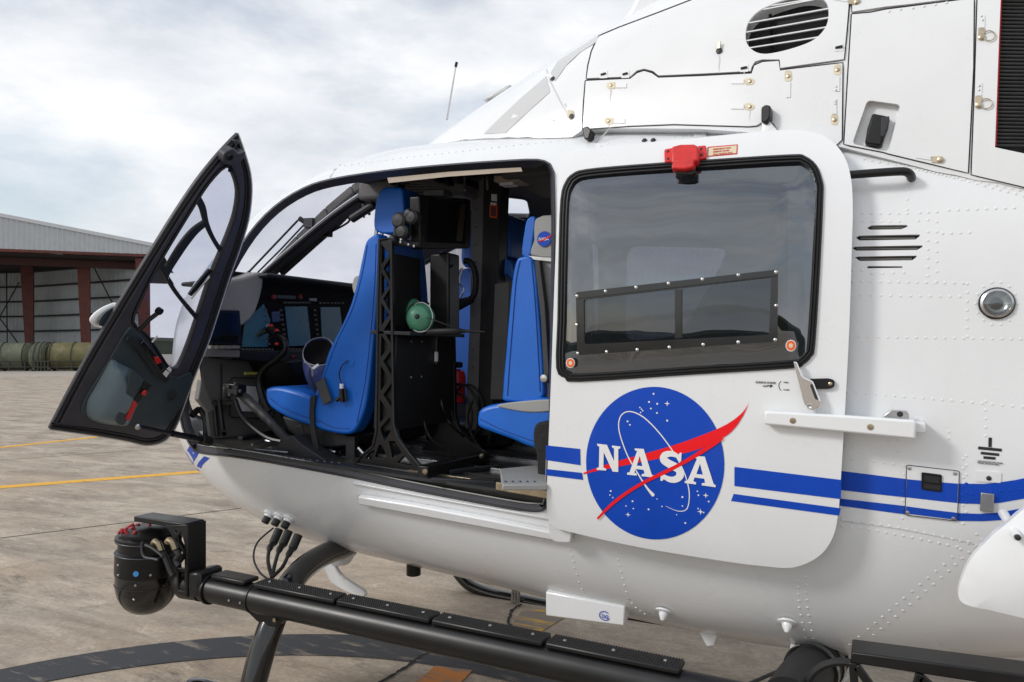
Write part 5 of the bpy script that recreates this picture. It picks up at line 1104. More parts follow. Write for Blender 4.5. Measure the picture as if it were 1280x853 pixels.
# thick upright tube + monitor
b = MB(); b.beam(Y(556, 318, -.36), Y(556, 415, -.36), .10, .10, (0, 1, 0)); b.build('monitor_column', BLK, RK, bevel=.01)
XM = Y(524, 300, -.60).x
mon = [(524, 244), (589, 249), (588, 311), (526, 312)]
MO = prof('cabin_monitor', BLK, RK, roundc(mon, 4), XM, .05, .006, 3, 'x'); prof('screen', SCRB, MO, [(535, 250), (584, 254), (581, 305), (533, 303)], XM + .003, .004, 0, 1, 'x')
prof('tan_reflector', mat('brown_film', (.05, .04, .022), .3), MO, [(576, 256), (582, 256), (578, 302), (571, 301)], XM + .005, .002, 0, 1, 'x')
b = MB(); b.box(Y(548, 243, -.5), (.10, .08, .03)); b.build('monitor_bracket', CHARD, MO, bevel=.005)
# camera / swing arm beside the headrest
b = MB(); 
for (px, py, r_) in ((500, 276, .035), (516, 272, .03), (504, 290, .03), (492, 300, .02), (512, 268, .022)): b.lathe(Y(px, py, -.64), [(0, -.02), (r_, -.018), (r_, .01), (r_ * .7, .02), (0, .022)], (0, -1, 0), 14)
b.tube([Y(498, 272, -.62), Y(494, 305, -.62)], .014, 8); b.tube([Y(494, 304, -.62), Y(524, 306, -.6)], .012, 8); b.build('swing_arm', CHARD, RK, kind='stuff')
for i_, (px, py) in enumerate(((500, 303), (510, 306), (517, 308))): b = MB(); b.lathe(Y(px, py, -.65), [(.006, 0), (0, .004)], (0, -1, 0), 8); b.build('arm_bolt', METAL, RK)
# ---- green headset on the rack shelf
HS0 = Y(520, 412, -.52); HS = thing('headset', 'green aviation headset lying on the black rack shelf', 'headset', HS0)
def cup(cx_, cy_, y, r_, ax):
    c = Y(cx_, cy_, y); b = MB(); b.lathe(c, [(0, -.034), (r_ * .9, -.034), (r_, -.020)] + [(r_ * math.cos(math.radians(a)), -.018 + .046 * math.sin(math.radians(a))) for a in range(8, 90, 9)] + [(0, .0285)], ax, 28); return c, b
c1, b = cup(524, 397, -.60, .062, (.25, -1, .1)); b.build('ear_cup', GREEN, HS); c2, b = cup(509, 389, -.48, .064, (-.7, -.6, .3)); b.build('ear_cup', GREEN, HS)
b = MB(); b.lathe(c1, [(.05, -.045), (.057, -.045), (.058, -.026), (.05, -.024)], (.25, -1, .1), 24); b.build('ear_pad', RUB, HS)
b = MB(); b.lathe(c1 + Vector((.007, -.026, .003)), [(.011, 0), (.009, .010), (.005, .012), (0, .012)], (.25, -1, .1), 12); b.build('cup_knob', CHARD, HS)
b = MB(); q = [c1 + Vector((.012 + .06 * math.cos(math.radians(a)), -.01, .062 * math.sin(math.radians(a)))) for a in range(-120, 130, 20)]; b.tube(q, .0022, 6); b.build('wire_stirrup', METAL, HS)
b = MB(); q = spline([c1 + Vector((-.03, -.01, -.05)), c1 + Vector((-.062, .0, .0)), c1 + Vector((-.05, .03, .055)), c1 + Vector((-.01, .08, .062)), c2 + Vector((.02, .02, .03))], 5); b.tube(q, .006, 8); b.build('headband', BLK, HS)
b = MB(); b.tube(spline([c1 + Vector((.05, -.02, .0)), c1 + Vector((.09, -.01, -.012)), c1 + Vector((.13, .0, -.026)), c1 + Vector((.16, .02, -.035))], 4), .0022, 6); b.build('mic_boom', CHARD, HS)
b = MB(); b.tube(spline([c1 + Vector((.045, .0, -.06)), c1 + Vector((.10, -.01, -.056)), c1 + Vector((.16, .0, -.052)), c1 + Vector((.20, .03, -.05)), c1 + Vector((.28, .06, -.05))], 5), [.013] * 14 + [.010, .008, .006, .005, .004, .004, .003], 8); b.build('cable', RUB, HS)
# ---- centre post
CP = prof('cabin_post', mat('post_black', (.016, .016, .018), .45, var=.2), HEL, [(605, 214), (627, 226), (620, 400), (614, 545), (596, 545), (600, 400)], -.02, .09, .004)
prof('post_flange', mat('post_strip', (.16, .155, .15), .5, var=.15), CP, [(590, 232), (605, 222), (601, 400), (597, 540), (581, 535), (587, 400)], -.01, .05, .003)
for i in range(12): px_ = 596 - i * .55; b = MB(); b.lathe(Y(px_, 262 + i * 22, -.013), [(.004, 0), (0, .002)], (0, -1, 0), 6); b.build('post_rivet', GAP, CP)
prof('warning_label', LETW, CP, [(614, 243), (621, 243), (621, 252), (614, 251)], -.024, .002, 0, 1); prof('warning_label', LETW, CP, [(613, 253), (621, 254), (620, 257), (613, 256)], -.024, .002, 0, 1)
wl = prof('warning_label', ORG, CP, [(612, 256), (622, 257), (621, 273), (612, 272)], -.024, .002, 0, 1); prof('label_face', mat('label_brown', (.12, .035, .03), .5), wl, [(613.5, 258), (620.5, 259), (619.5, 271), (613.5, 270)], -.026, .002, 0, 1)
b = MB(); b.tube([Y(572, 378, -.1)] + [Y(583 + 12 * math.cos(a), 352 + 26 * math.sin(a), -.1) for a in [math.radians(d) for d in range(60, -120, -20)]], .016, 10); b.tube([Y(590, 374, -.1), Y(572, 384, -.1), Y(564, 392, -.1)], .02, 8); b.build('flexible_hose', RUB, HEL, kind='stuff')
b = MB(); b.tube(spline([Y(570, 345, -.05), Y(578, 335, -.05), Y(574, 352, -.05), Y(580, 362, -.05), Y(575, 372, -.05)], 3), .004, 6); b.build('wiring', METAL, HEL)
# ---- seats in the rear cabin
def cseat(y, B, C, H, wd, mats, nm='cabin_seat'):
    s_ = prof(nm, mats[0], HEL, s2(B, 3), y, wd, .02, 3); 
    if C: prof('seat_cushion', mats[0], s_, s2(C, 3), y - .02, wd + .02, .025, 3)
    h = prof('headrest', mats[0], s_, s2(H, 3), y + .04, wd - .06, .02, 3); return s_
BL2 = mat('blue_leather_hazed', (.03, .15, .55), .45, var=.06, scale=5)  # seat blue made paler: haze of light on the far seats put into the colour
S1 = cseat(-.60, [(645, 326), (652, 321), (662, 321), (669, 335), (672, 370), (676, 420), (679, 470), (676, 500), (632, 502), (628, 490), (632, 440), (636, 390), (640, 350)], [(597, 518), (601, 511), (615, 506), (640, 503), (690, 499), (694, 540), (692, 560), (665, 560), (640, 550), (612, 540), (598, 534), (596, 526)], [(652, 318), (655, 290), (659, 274), (669, 272), (666, 300), (662, 320)], .10, (BLUEL,))
prof('seat_back_panel', GREYL, S1, s2([(662, 323), (690, 322), (705, 330), (705, 505), (678, 505), (680, 470), (677, 420), (673, 370), (669, 335)], 3), -.57, .12, .012)
prof('seat_top_insert', GREYL, S1, s2([(620, 507), (650, 502), (695, 500), (700, 512), (668, 516), (640, 513)], 3), -.625, .30, .006)
prof('seat_cushion', BLUEL, S1, s2([(598, 520), (603, 511), (640, 504), (694, 502), (694, 556), (665, 558), (640, 548), (606, 536)], 3), -.58, .40, .025, 3)
HG = prof('headrest_face', GREYL, S1, s2([(669, 273), (700, 271), (704, 300), (702, 322), (663, 320), (667, 300)], 3), -.56, .12, .012)
e0 = Y(680.5, 299, -.563)
b = MB(); b.lathe(e0, [(.030, -.001), (.030, .003), (0, .003)], (0, -1, 0), 24); ED = b.build('round_emblem', BLUEP, HG)
text3('emblem_letters', 'NASA', LETW, HG, .017, e0 + Vector((-.023, -.0045, -.006)), (1, 0, 0), (0, 0, 1), .0)
b = MB(); b.prism([e0 + Vector((x, -.004, z)) for x, z in ((-.028, -.008), (.0, -.001), (.04, .022), (.02, .002), (-.012, -.010))], (0, -.001, 0)); b.build('emblem_vector', REDP, HG)
prof('harness_strap', MATS['belt_webbing'], S1, [(668, 326), (674, 325), (681, 380), (686, 460), (686, 480), (680, 478), (676, 400)], -.61, .03, .003)
b = MB(); b.lathe(Y(681, 473, -.62), [(.014, 0), (.014, .012), (0, .014)], (0, -1, 0), 10); b.build('harness_buckle', METAL, S1)
b = MB(); b.beam(Y(660, 322, -.58), Y(696, 326, -.58), .012, .012); b.build('headrest_bar', METAL, S1)
seam(S1, [(650, 326), (645, 350), (641, 400), (637, 450), (634, 495)], -.602); seam(S1, [(664, 326), (668, 370), (672, 430), (675, 490)], -.602); seam(S1, [(600, 524), (620, 534), (645, 544), (668, 552), (690, 556)], -.622)
S2 = cseat(.05, [(592, 330), (605, 323), (632, 323), (642, 335), (640, 352), (628, 352), (622, 500), (590, 500), (592, 420)], None, [(598, 300), (601, 268), (610, 262), (628, 266), (636, 290), (638, 316), (632, 322), (600, 320)], .38, (BL2,))
S3 = cseat(.42, [(566, 345), (574, 338), (590, 340), (592, 400), (588, 480), (585, 500), (562, 498), (565, 400)], None, [(576, 330), (578, 300), (590, 300), (590, 332)], .30, (BL2,))
prof('seat_back_panel', GREYI, S2, [(618, 355), (636, 352), (634, 420), (630, 500), (612, 500)], -.05, .05, .006)
b = MB(); 
for (a, c_) in (((623, 590), (690, 600)), ((625, 606), (690, 618))): pass
b.prism([Z(625, 586, FZ + .07), Z(684, 580, FZ + .07), Z(684, 606, FZ + .07), Z(628, 606, FZ + .07)], (0, 0, -.02)); SB = b.build('seat_base', GREYL, S1, bevel=.004)
b = MB(); b.beam(Z(622, 607, FZ + .02), Z(700, 620, FZ + .02), .03, .03); TB2 = b.build('seat_rail_fitting', GOLD, SB, bevel=.003)
FUSr = [Z(632 + i * 9, 602, FZ + .072) for i in range(5)]
b = MB(); [b.lathe(p, [(.006, 0), (0, .003)], (0, 0, 1), 6) for p in FUSr]; b.build('rivets', METAL, SB, kind='stuff')
# black pouch hanging from the seat front
PO0 = Y(676, 603, -.70); PO = thing('seat_pouch', 'crumpled black cloth pouch hanging from the blue cushion beside the sliding door', 'pouch', PO0)
q = [Y(a, c_, -.70) for a, c_ in s2([(668, 532), (680, 527), (690, 530), (694, 560), (692, 600), (680, 605), (672, 598), (670, 570), (666, 552)], 3)]
b = MB(); b.prism(q, (0, .07, 0)); b.build('pouch_body', mat('black_cloth', (.014, .014, .015), .85, var=.3, bump=.8, bscale=26), PO, bevel=.015, seg=3)
# fire extinguisher and looped hoses behind the post
EX0 = Y(571, 495, .0); EX = thing('fire_extinguisher', 'small red fire extinguisher on the cabin floor beside the black post', 'extinguisher', EX0)
b = MB(); c = Y(571, 478, .0); b.lathe(c, [(0, -.10), (.04, -.10), (.044, -.08), (.044, .03), (.035, .055), (.015, .065), (0, .066)], (0, 0, 1), 18); b.build('bottle', RED, EX); b = MB(); b.box(Y(571, 456, .0), (.05, .04, .03)); b.build('valve', BLK, EX, bevel=.005); b = MB(); b.lathe(Y(566, 456, -.02), [(.010, 0), (0, .006)], (0, -1, 0), 8); b.build('gauge', GOLD, EX)
for cx_, cy_, rx, ry in ((574, 520, 24, 40), (584, 515, 20, 34), (572, 522, 18, 30)):
    b = MB(); b.tube([Y(cx_ + rx * math.cos(a * PI / 14), cy_ + ry * math.sin(a * PI / 14), -.05) for a in range(29)], .006, 8); b.build('coiled_cable', RUB, HEL)
b = MB(); b.box(Y(590, 540, .2), (.4, .3, .12)); b.build('floor_bag', BLK, HEL, bevel=.03, seg=3)
random.seed(21)
for pts_, r_, m_ in (([(566, 330), (560, 350), (568, 372), (562, 395), (556, 412)], .005, RUB), ([(560, 322), (566, 342), (559, 366), (563, 392)], .004, CHARD), ([(497, 520), (503, 505), (508, 512), (504, 530), (496, 540)], .004, GREYL), ([(520, 470), (528, 520), (538, 548), (556, 560)], .006, RUB), ([(548, 470), (552, 505), (563, 530), (580, 545)], .007, BLK), ([(592, 500), (585, 520), (590, 545), (600, 560)], .005, RUB), ([(474, 560), (460, 575), (440, 572), (420, 560)], .006, RUB)):
    b = MB(); b.tube(spline([Y(a, c_, random.uniform(-.45, -.2)) for a, c_ in pts_], 5), r_, 7); b.build('loose_cable', m_, HEL)
for px, py, w_, m_ in ((505, 232, .02, CHARD), (512, 236, .02, CHARD), (519, 232, .02, CHARD), (560, 228, .03, BLK), (572, 232, .03, BLK), (584, 229, .03, CHARD)):
    b = MB(); b.box(Y(px, py, -.1), (w_, .22, .035)); b.build('overhead_switch_block', m_, OH, bevel=.003)
b = MB()
for i in range(7): b.tube([Y(505 + i * 2, 228 + i * 3.2, -.35), Y(536 + i * 1, 228 + i * 3.2, -.30)], .004, 6)
b.build('overhead_grille', GREYI, HEL, kind='stuff')
for px in (581, 609): b = MB(); b.tube([Y(px, 221, -.2), Y(px, 238, -.2)], .006, 6); b.build('ceiling_clip', METAL, OH)
# ================================================================== pilot door, swung open
def wl(px, py, dep): return RI @ atw(px, py, dep)
dA, dC, dT = wl(228, 540, 3.42), wl(62, 537, 2.72), wl(298, 167, 2.75)
dn = (dC - dA).cross(dT - dA).normalized(); 
if dn.dot(dA - OL) < 0: dn = -dn
DP = (dA, dn)
def DPo(o): return (dA - dn * o, dn)        # toward the viewer by o
D0 = s2([(298, 167), (306, 190), (313, 215), (315, 240), (311, 275), (300, 312), (288, 345), (275, 385), (262, 425), (250, 455), (240, 480), (230, 508), (222, 530), (213, 545), (201, 554), (182, 557), (160, 552), (120, 545)], 3, False) + s2([(62, 537), (82, 498), (105, 455), (130, 412), (160, 362), (190, 313), (220, 265), (245, 228), (267, 200), (285, 180), (297, 168)], 3, False)[:-1]
WN = s2([(283, 210), (291, 220), (296, 240), (293, 265), (286, 287), (276, 312), (262, 346), (247, 392), (236, 425), (226, 450), (219, 460), (212, 458), (200, 440), (185, 418), (168, 402), (178, 375), (192, 346), (210, 314), (240, 265), (262, 231)], 3)
PD_ = plate('pilot_door', CHAR, HEL, D0, DPo(0), .014, [WN], bevel=.003)
plate('outer_skin', WHITE, PD_, inset(D0, -1.2), DPo(-.016), .004, [WN], bevel=.002)
def dtube(nm, pxs, r_, m, o=.0, n=8, closed=False, par=None):
    b = MB(); q = [onp(a, c_, DPo(o)) for a, c_ in pxs]; q = q + [q[0]] if closed else q; b.tube(q, r_, n, not closed); return b.build(nm, m, par or PD_)
dtube('door_seal', inset(D0, 4), .005, RUB, .003, closed=True); dtube('inner_seal', inset(D0, 8), .003, CHARD, .003, closed=True)
rim = inset(D0, 9); rimi = inset(WN, -4)
plate('inner_frame', CHAR, PD_, rim, DPo(.012), .011, [rimi], bevel=.004)
dtube('window_trim', inset(WN, -2), .006, CHARD, .006, closed=True)
plate('window_pane', DPANE, PD_, inset(WN, -2), DPo(-.008), .002)
def dbar(nm, pxs, w_, o, m=CHAR):
    L, R_ = swath(pxs, w_); b = MB(); q = [onp(a, c_, DPo(o)) for a, c_ in L + R_[::-1]]; k = len(L); v = dn * .012
    fr_ = [onp(a, c_, DPo(o)) for a, c_ in L]; gr_ = [onp(a, c_, DPo(o)) for a, c_ in R_]; bb = MB(); vs = fr_ + gr_ + [p + v for p in gr_] + [p + v for p in fr_]
    fs = [(j * k + i, j * k + i + 1, ((j + 1) % 4) * k + i + 1, ((j + 1) % 4) * k + i) for j in range(4) for i in range(k - 1)]; fs += [(0, k, 2 * k, 3 * k), (k - 1, 4 * k - 1, 3 * k - 1, 2 * k - 1)]
    bb.add(vs, fs); return bb.build(nm, m, PD_, bevel=.003)
dbar('window_bar', [(247, 247), (254, 260), (259, 280), (268, 300), (281, 320)], [9, 8, 6, 5, 6], .004, CHARD)
dbar('window_bar', [(258, 279), (244, 290), (230, 307), (214, 332), (208, 344)], [7, 9, 10, 9, 8], .004, CHARD)
dbar('window_bar', [(200, 328), (208, 344), (218, 362), (230, 378), (247, 398)], [8, 6, 5, 5, 6], .006, CHARD)
dbar('vent_slider', [(238, 370), (250, 355), (264, 338)], [4, 5, 4], .004, BLK); dbar('vent_slider_edge', [(240, 374), (252, 359), (264, 346)], [1.2, 1.6, 1.2], .005, METAL)
for i in range(6): b = MB(); b.lathe(onp(211 + i * 6.5, 348 + i * 8.5, DPo(.008)), [(.003, 0), (0, .002)], -dn, 6); b.build('bar_screw', METAL, PD_)
TP = s2([(160, 412), (170, 414), (186, 432), (206, 462), (222, 472), (238, 466), (241, 478), (232, 500), (218, 522), (205, 534), (180, 532), (140, 528), (112, 522), (102, 512), (112, 490), (134, 455)], 3)
TPP = plate('door_trim', TRIM, PD_, TP, DPo(.018), .008, bevel=.004)
PK = s2([(140, 450), (150, 455), (163, 461), (172, 468), (180, 477), (177, 488), (168, 507), (157, 531), (146, 532), (130, 530), (116, 526), (109, 518), (110, 502), (120, 484), (130, 466)], 3)
plate('map_pocket', POCK, TPP, PK, DPo(.020), .010, g=.02, hfn=lambda d: .060 * (1 - math.exp(-d / .030)))
plate('pocket_lip', TRIM, TPP, s2([(163, 463), (172, 469), (180, 478), (176, 490), (166, 510), (157, 530), (148, 531), (146, 520), (154, 500), (160, 480)], 3), DPo(.076), .012, bevel=.006)
plate('red_label', RED, TPP, [(168, 501), (172, 504), (162, 526), (157, 524)], DPo(.080), .003); plate('black_label', BLK, TPP, [(181, 477), (190, 482), (172, 505), (168, 501)], DPo(.080), .004)
b = MB(); b.lathe(onp(180, 491, DPo(.084)), [(.012, 0), (.010, .006), (0, .008)], -dn, 12); b.build('red_knob', RED, TPP)
dbar('arm_rest', [(159, 424), (172, 433), (188, 452), (202, 470), (211, 476)], [6, 9, 10, 11, 8], .040, CHARD)
dbar('handle_slot', [(178, 428), (190, 444), (200, 458), (210, 470)], [6, 8, 8, 5], .044, BLKG)
plate('red_catch', RED, PD_, [(193, 447), (199, 447), (202, 453), (196, 456)], DPo(.050), .006, bevel=.001)
for q in ([(204, 468), (208, 463), (212, 466), (208, 472)], [(209, 462), (212, 459), (215, 462), (213, 466)]): plate('catch_label', LETW, PD_, q, DPo(.052), .003)
b = MB(); b.tube([onp(173, 414, DPo(.05)), onp(186, 400, DPo(.06)), onp(198, 391, DPo(.06))], .009, 8); b.build('grab_lever', BLK, PD_); b = MB(); b.lathe(onp(199, 389, DPo(.06)), [(0, -.012), (.014, -.008), (.014, .008), (0, .012)], -dn, 12); b.build('lever_knob', BLK, PD_)
b = MB(); b.beam(onp(190, 428, DPo(.05)), onp(197, 420, DPo(.05)), .006, .006); b.build('latch_wire', METAL, PD_)
b = MB(); b.lathe(onp(216, 496, DPo(.036)), [(.022, 0), (.020, .002), (0, .002)], -dn, 20); b.build('speaker_hole', GAP, PD_)
b = MB(); b.lathe(onp(288, 302 - 90, DPo(.012)), [(.012, 0), (.010, .006), (0, .007)], -dn, 14); b.build('frame_stud', BLK, PD_); b = MB(); b.lathe(onp(273, 342, DPo(.03)), [(.006, 0), (0, .002)], -dn, 10); b.build('frame_stud', GAP, PD_)
plate('latch_block', CHAR, PD_, s2([(281, 192), (292, 186), (298, 192), (307, 190), (304, 199), (297, 205), (288, 207), (280, 203)], 3), DPo(.040), .03, bevel=.005)
b = MB(); b.lathe(onp(287, 196, DPo(.042)), [(.014, 0), (.012, .008), (0, .010)], -dn, 14); b.build('latch_pin', BLK, PD_)
q0 = onp(172, 533, DPo(.06)); q1 = Z(262, 552, FZ + .03)
b = MB(); b.tube([q0, q0 + (q1 - q0) * .5], .008, 10); b.tube([q0 + (q1 - q0) * .45, q1 + (q0 - q1) * .12], .014, 10); b.build('door_strut', BLK, HEL, kind='stuff'); b = MB(); b.lathe(q0, [(0, -.015), (.012, -.010), (.015, 0), (.012, .010), (0, .015)], (0, 0, 1), 12); b.build('strut_ball', METAL, HEL)
b = MB(); b.tube([q1 + (q0 - q1) * .14, q1], .024, 10); b.build('strut_mount', RUB, HEL, bevel=.004)
# mirror pod on the outside of the door
MP = -.03
b = MB(); q = [onp(a, c_, DPo(MP)) for a, c_ in s2([(115, 404), (118, 397), (126, 390), (137, 384), (150, 381), (150, 398), (133, 410), (121, 410)], 3)]; b.prism(q, dn * .022); MR = b.build('mirror_pod', WHITE2, HEL, bevel=.012, seg=3)
b = MB(); q = [onp(a, c_, DPo(MP + .004)) for a, c_ in s2([(121, 402), (126, 393), (136, 385), (150, 382), (150, 398), (134, 406), (124, 406)], 3)]; b.prism([p - dn * .010 for p in q], dn * .006); b.build('mirror_glass', mat('mirror_dark', (.03, .05, .06), .08, coat=1), MR)
# ================================================================== ground
def gmat(name, base, dark, tan, wet=0):
    m = bpy.data.materials.new(name); m.use_nodes = True; t = m.node_tree; b = t.nodes['Principled BSDF']; N_ = t.nodes.new; L_ = t.links.new
    c = N_('ShaderNodeNewGeometry'); mp = N_('ShaderNodeMapping'); mp.inputs['Rotation'].default_value = (0, 0, math.radians(-28)); mp.inputs['Scale'].default_value = (1, 1, 1); L_(c.outputs['Position'], mp.inputs[0])
    ms = N_('ShaderNodeMapping'); ms.inputs['Rotation'].default_value = (0, 0, math.radians(-28)); ms.inputs['Scale'].default_value = (.62, 2.0, 1); L_(c.outputs['Position'], ms.inputs[0])
    def noise(src, sc, det=8, ro=.6, dist=0):
        n = N_('ShaderNodeTexNoise'); n.inputs['Scale'].default_value = sc; n.inputs['Detail'].default_value = det; n.inputs['Roughness'].default_value = ro; n.inputs['Distortion'].default_value = dist; L_(src, n.inputs[0]); return n.outputs[0]
    def ramp(src, p0, p1, c0=(0, 0, 0, 1), c1=(1, 1, 1, 1)):
        r = N_('ShaderNodeValToRGB'); r.color_ramp.elements[0].position = p0; r.color_ramp.elements[1].position = p1; r.color_ramp.elements[0].color = c0; r.color_ramp.elements[1].color = c1; L_(src, r.inputs[0]); return r.outputs[0]
    def mix(f, a, bb):
        x = N_('ShaderNodeMixRGB'); L_(f, x.inputs[0])
        for i, v in ((1, a), (2, bb)):
            if isinstance(v, tuple): x.inputs[i].default_value = v
            else: L_(v, x.inputs[i])
        return x.outputs[0]
    m2 = N_('ShaderNodeMapping'); m2.inputs['Rotation'].default_value = (0, 0, math.radians(-28)); m2.inputs['Scale'].default_value = (1.5, 4.6, 1); L_(c.outputs['Position'], m2.inputs[0])
    big = noise(mp.outputs[0], .30, 6, .6); mid = noise(ms.outputs[0], 1.3, 11, .74, .5); fine = noise(mp.outputs[0], 45, 7, .75); sp = noise(m2.outputs[0], 2.6, 11, .8, .8); sp2 = noise(m2.outputs[0], 1.7, 11, .82, .5); pat = noise(mp.outputs[0], 1.6, 5, .6)
    def mul(a_, b__):
        x = N_('ShaderNodeMath'); x.operation = 'MULTIPLY'; L_(a_, x.inputs[0]); L_(b__, x.inputs[1]); return x.outputs[0]
    col = mix(ramp(mid, .38, .60), (*dark, 1), (*base, 1)); col = mix(ramp(big, .44, .60, (0, 0, 0, 1), (.8, .8, .8, 1)), col, mix(ramp(noise(ms.outputs[0], .8, 9, .7), .4, .6), (*tan, 1), col))
    col = mix(mul(ramp(sp, .56, .66), ramp(pat, .42, .60)), col, tuple(min(.75, v * 1.55) for v in base) + (1,))
    col = mix(mul(ramp(sp2, .51, .66, (0, 0, 0, 1), (.9, .9, .9, 1)), ramp(noise(mp.outputs[0], .7, 8, .68), .44, .58)), col, tuple(v * .42 for v in dark) + (1,))
    col = mix(ramp(noise(mp.outputs[0], 9, 11, .8), .50, .72, (0, 0, 0, 1), (.5, .5, .5, 1)), col, tuple(v * .7 for v in dark) + (1,))
    col = mix(ramp(fine, .28, .62, (.38, .38, .38, 1), (.0, .0, .0, 1)), col, (.05, .045, .04, 1))
    L_(col, b.inputs['Base Color']); b.inputs['Roughness'].default_value = .82; b.inputs['Specular IOR Level'].default_value = .3
    bp = N_('ShaderNodeBump'); bp.inputs['Strength'].default_value = .5; bp.inputs['Distance'].default_value = .006; ad = N_('ShaderNodeMath'); ad.operation = 'ADD'; L_(fine, ad.inputs[0]); L_(sp, ad.inputs[1]); L_(ad.outputs[0], bp.inputs['Height']); L_(bp.outputs[0], b.inputs['Normal'])
    return m
CONC = gmat('worn_concrete', (.52, .445, .360), (.265, .222, .18), (.46, .36, .265))
CONC2 = gmat('far_concrete', (.48, .44, .395), (.38, .345, .305), (.46, .40, .33))
def struct(name, bm, m, parent=None, kind='structure', **k):
    o = bm.build(name, m, parent, **k)
    if parent is None: o['kind'] = kind
    return o
b = MB(); b.add([(-900, -900, -.02), (900, -900, -.02), (900, 900, -.02), (-900, 900, -.02)], [(0, 1, 2, 3)]); GR_ = struct('ground', b, CONC2)
b = MB(); b.add([(-900, -900, -1), (900, -900, -1), (900, 900, -1), (-900, 900, -1)], [(0, 1, 2, 3)])
# concrete slabs near the aircraft, one joint running through two seen points
j0 = gnd(0, 673); j1 = gnd(145, 655); jd = (j1 - j0).normalized(); jn = Vector((-jd.y, jd.x, 0)); SL = 5.2
def slabmesh(L_):
    bm = MB(); bm.box((0, 0, -.03), (L_ * 1.8 - .018, L_ - .018, .06)); me = bm.build('slab', CONC, GR_, bevel=.006, seg=1); return me
b = MB(); q_ = [j0 + jd * (SL * 1.8 * a) + jn * (SL * c_) for a, c_ in ((-5.4, -4.9), (4.4, -4.9), (4.4, 8.9), (-5.4, 8.9))]; b.add([Vector((p.x, p.y, -.012)) for p in q_], [(0, 1, 2, 3)]); b.build('joint_filler', GAP, GR_, smooth=False)
sl0 = slabmesh(SL); rz = math.atan2(jd.y, jd.x); first = True
for i in range(-5, 5):
    for j in range(-5, 9):
        c = j0 + jd * (SL * 1.8 * (i + .02)) + jn * (SL * (j + .5))
        if first: o = sl0; first = False
        else: o = sl0.copy(); COL.objects.link(o); o.name = 'slab'
        o.location = (c.x, c.y, .0); o.rotation_euler = (0, 0, rz)
for j in range(-2, 6):
    p = j0 + jn * (SL * j); b = MB(); b.add([p - jd * 34 - jn * .009 + Vector((0, 0, .0015)), p + jd * 34 - jn * .009 + Vector((0, 0, .0015)), p + jd * 34 + jn * .009 + Vector((0, 0, .0015)), p - jd * 34 + jn * .009 + Vector((0, 0, .0015))], [(0, 1, 2, 3)]); b.build('joint_sealant', mat('joint_black', (.03, .027, .024), .9), GR_, smooth=False)
# painted marks
def gpoly(name, pxs, m, z=.004, kind='structure'):
    b = MB(); q = [gnd(a, c_, z) for a, c_ in pxs]; b.prism(q, (0, 0, -.003)); return struct(name, b, m, smooth=False)
def worn(name, col, amt=.5, sc=9):
    m = bpy.data.materials.new(name); m.use_nodes = True; t = m.node_tree; b = t.nodes['Principled BSDF']; c = t.nodes.new('ShaderNodeNewGeometry'); mp = t.nodes.new('ShaderNodeMapping'); mp.inputs['Rotation'].default_value = (0, 0, math.radians(-28)); mp.inputs['Scale'].default_value = (.4, 2.2, 1); t.links.new(c.outputs['Position'], mp.inputs[0])
    n = t.nodes.new('ShaderNodeTexNoise'); n.inputs['Scale'].default_value = sc; n.inputs['Detail'].default_value = 9; n.inputs['Roughness'].default_value = .7; t.links.new(mp.outputs[0], n.inputs[0])
    r = t.nodes.new('ShaderNodeValToRGB'); r.color_ramp.elements[0].position = amt; r.color_ramp.elements[1].position = amt + .10; r.color_ramp.elements[0].color = (*col, 1); r.color_ramp.elements[1].color = (.20, .17, .14, 1); t.links.new(n.outputs[0], r.inputs[0])
    t.links.new(r.outputs[0], b.inputs['Base Color']); b.inputs['Roughness'].default_value = .8
    bp = t.nodes.new('ShaderNodeBump'); bp.inputs['Strength'].default_value = .4; bp.inputs['Distance'].default_value = .004; n9 = t.nodes.new('ShaderNodeTexNoise'); n9.inputs['Scale'].default_value = 60; t.links.new(c.outputs['Position'], n9.inputs[0]); t.links.new(n9.outputs[0], bp.inputs['Height']); t.links.new(bp.outputs[0], b.inputs['Normal']); return m
def gline(name, a, c_, wd, m, z=.004):
    a = gnd(*a, z); c_ = gnd(*c_, z); d = (c_ - a).normalized(); n = Vector((-d.y, d.x, 0)) * wd / 2; a = a - d * 8; c_ = c_ + d * 30; b = MB(); b.prism([a + n, c_ + n, c_ - n, a - n], (0, 0, -.003)); return struct(name, b, m, smooth=False)
YEL = worn('worn_yellow_paint', (.70, .37, .03), .57); TARM = worn('dark_painted_band', (.034, .036, .042), .55, 7); ORGP = worn('worn_orange_paint', (.50, .18, .03), .47)
gline('yellow_line', (0, 609), (245, 590), .19, YEL); gline('yellow_line', (0, 559.5), (110, 547.5), .16, YEL)
# dark painted ring: circle through three seen points
tp = [gnd(*p) for p in ((0, 838), (330, 795), (600, 811))]
def circ3(a, b_, c_):
    ax, ay, bx, by, cx, cy = a.x, a.y, b_.x, b_.y, c_.x, c_.y; d = 2 * (ax * (by - cy) + bx * (cy - ay) + cx * (ay - by))
    ux = ((ax * ax + ay * ay) * (by - cy) + (bx * bx + by * by) * (cy - ay) + (cx * cx + cy * cy) * (ay - by)) / d; uy = ((ax * ax + ay * ay) * (cx - bx) + (bx * bx + by * by) * (ax - cx) + (cx * cx + cy * cy) * (bx - ax)) / d; return Vector((ux, uy, 0)), math.hypot(ax - ux, ay - uy)
rc, rr = circ3(*tp); bw = .27
b = MB(); n_ = 160; vs = []
for i in range(n_):
    a = 2 * PI * i / n_
    for r_ in (rr, rr - bw): vs.append(rc + Vector((math.cos(a) * r_, math.sin(a) * r_, .0045)))
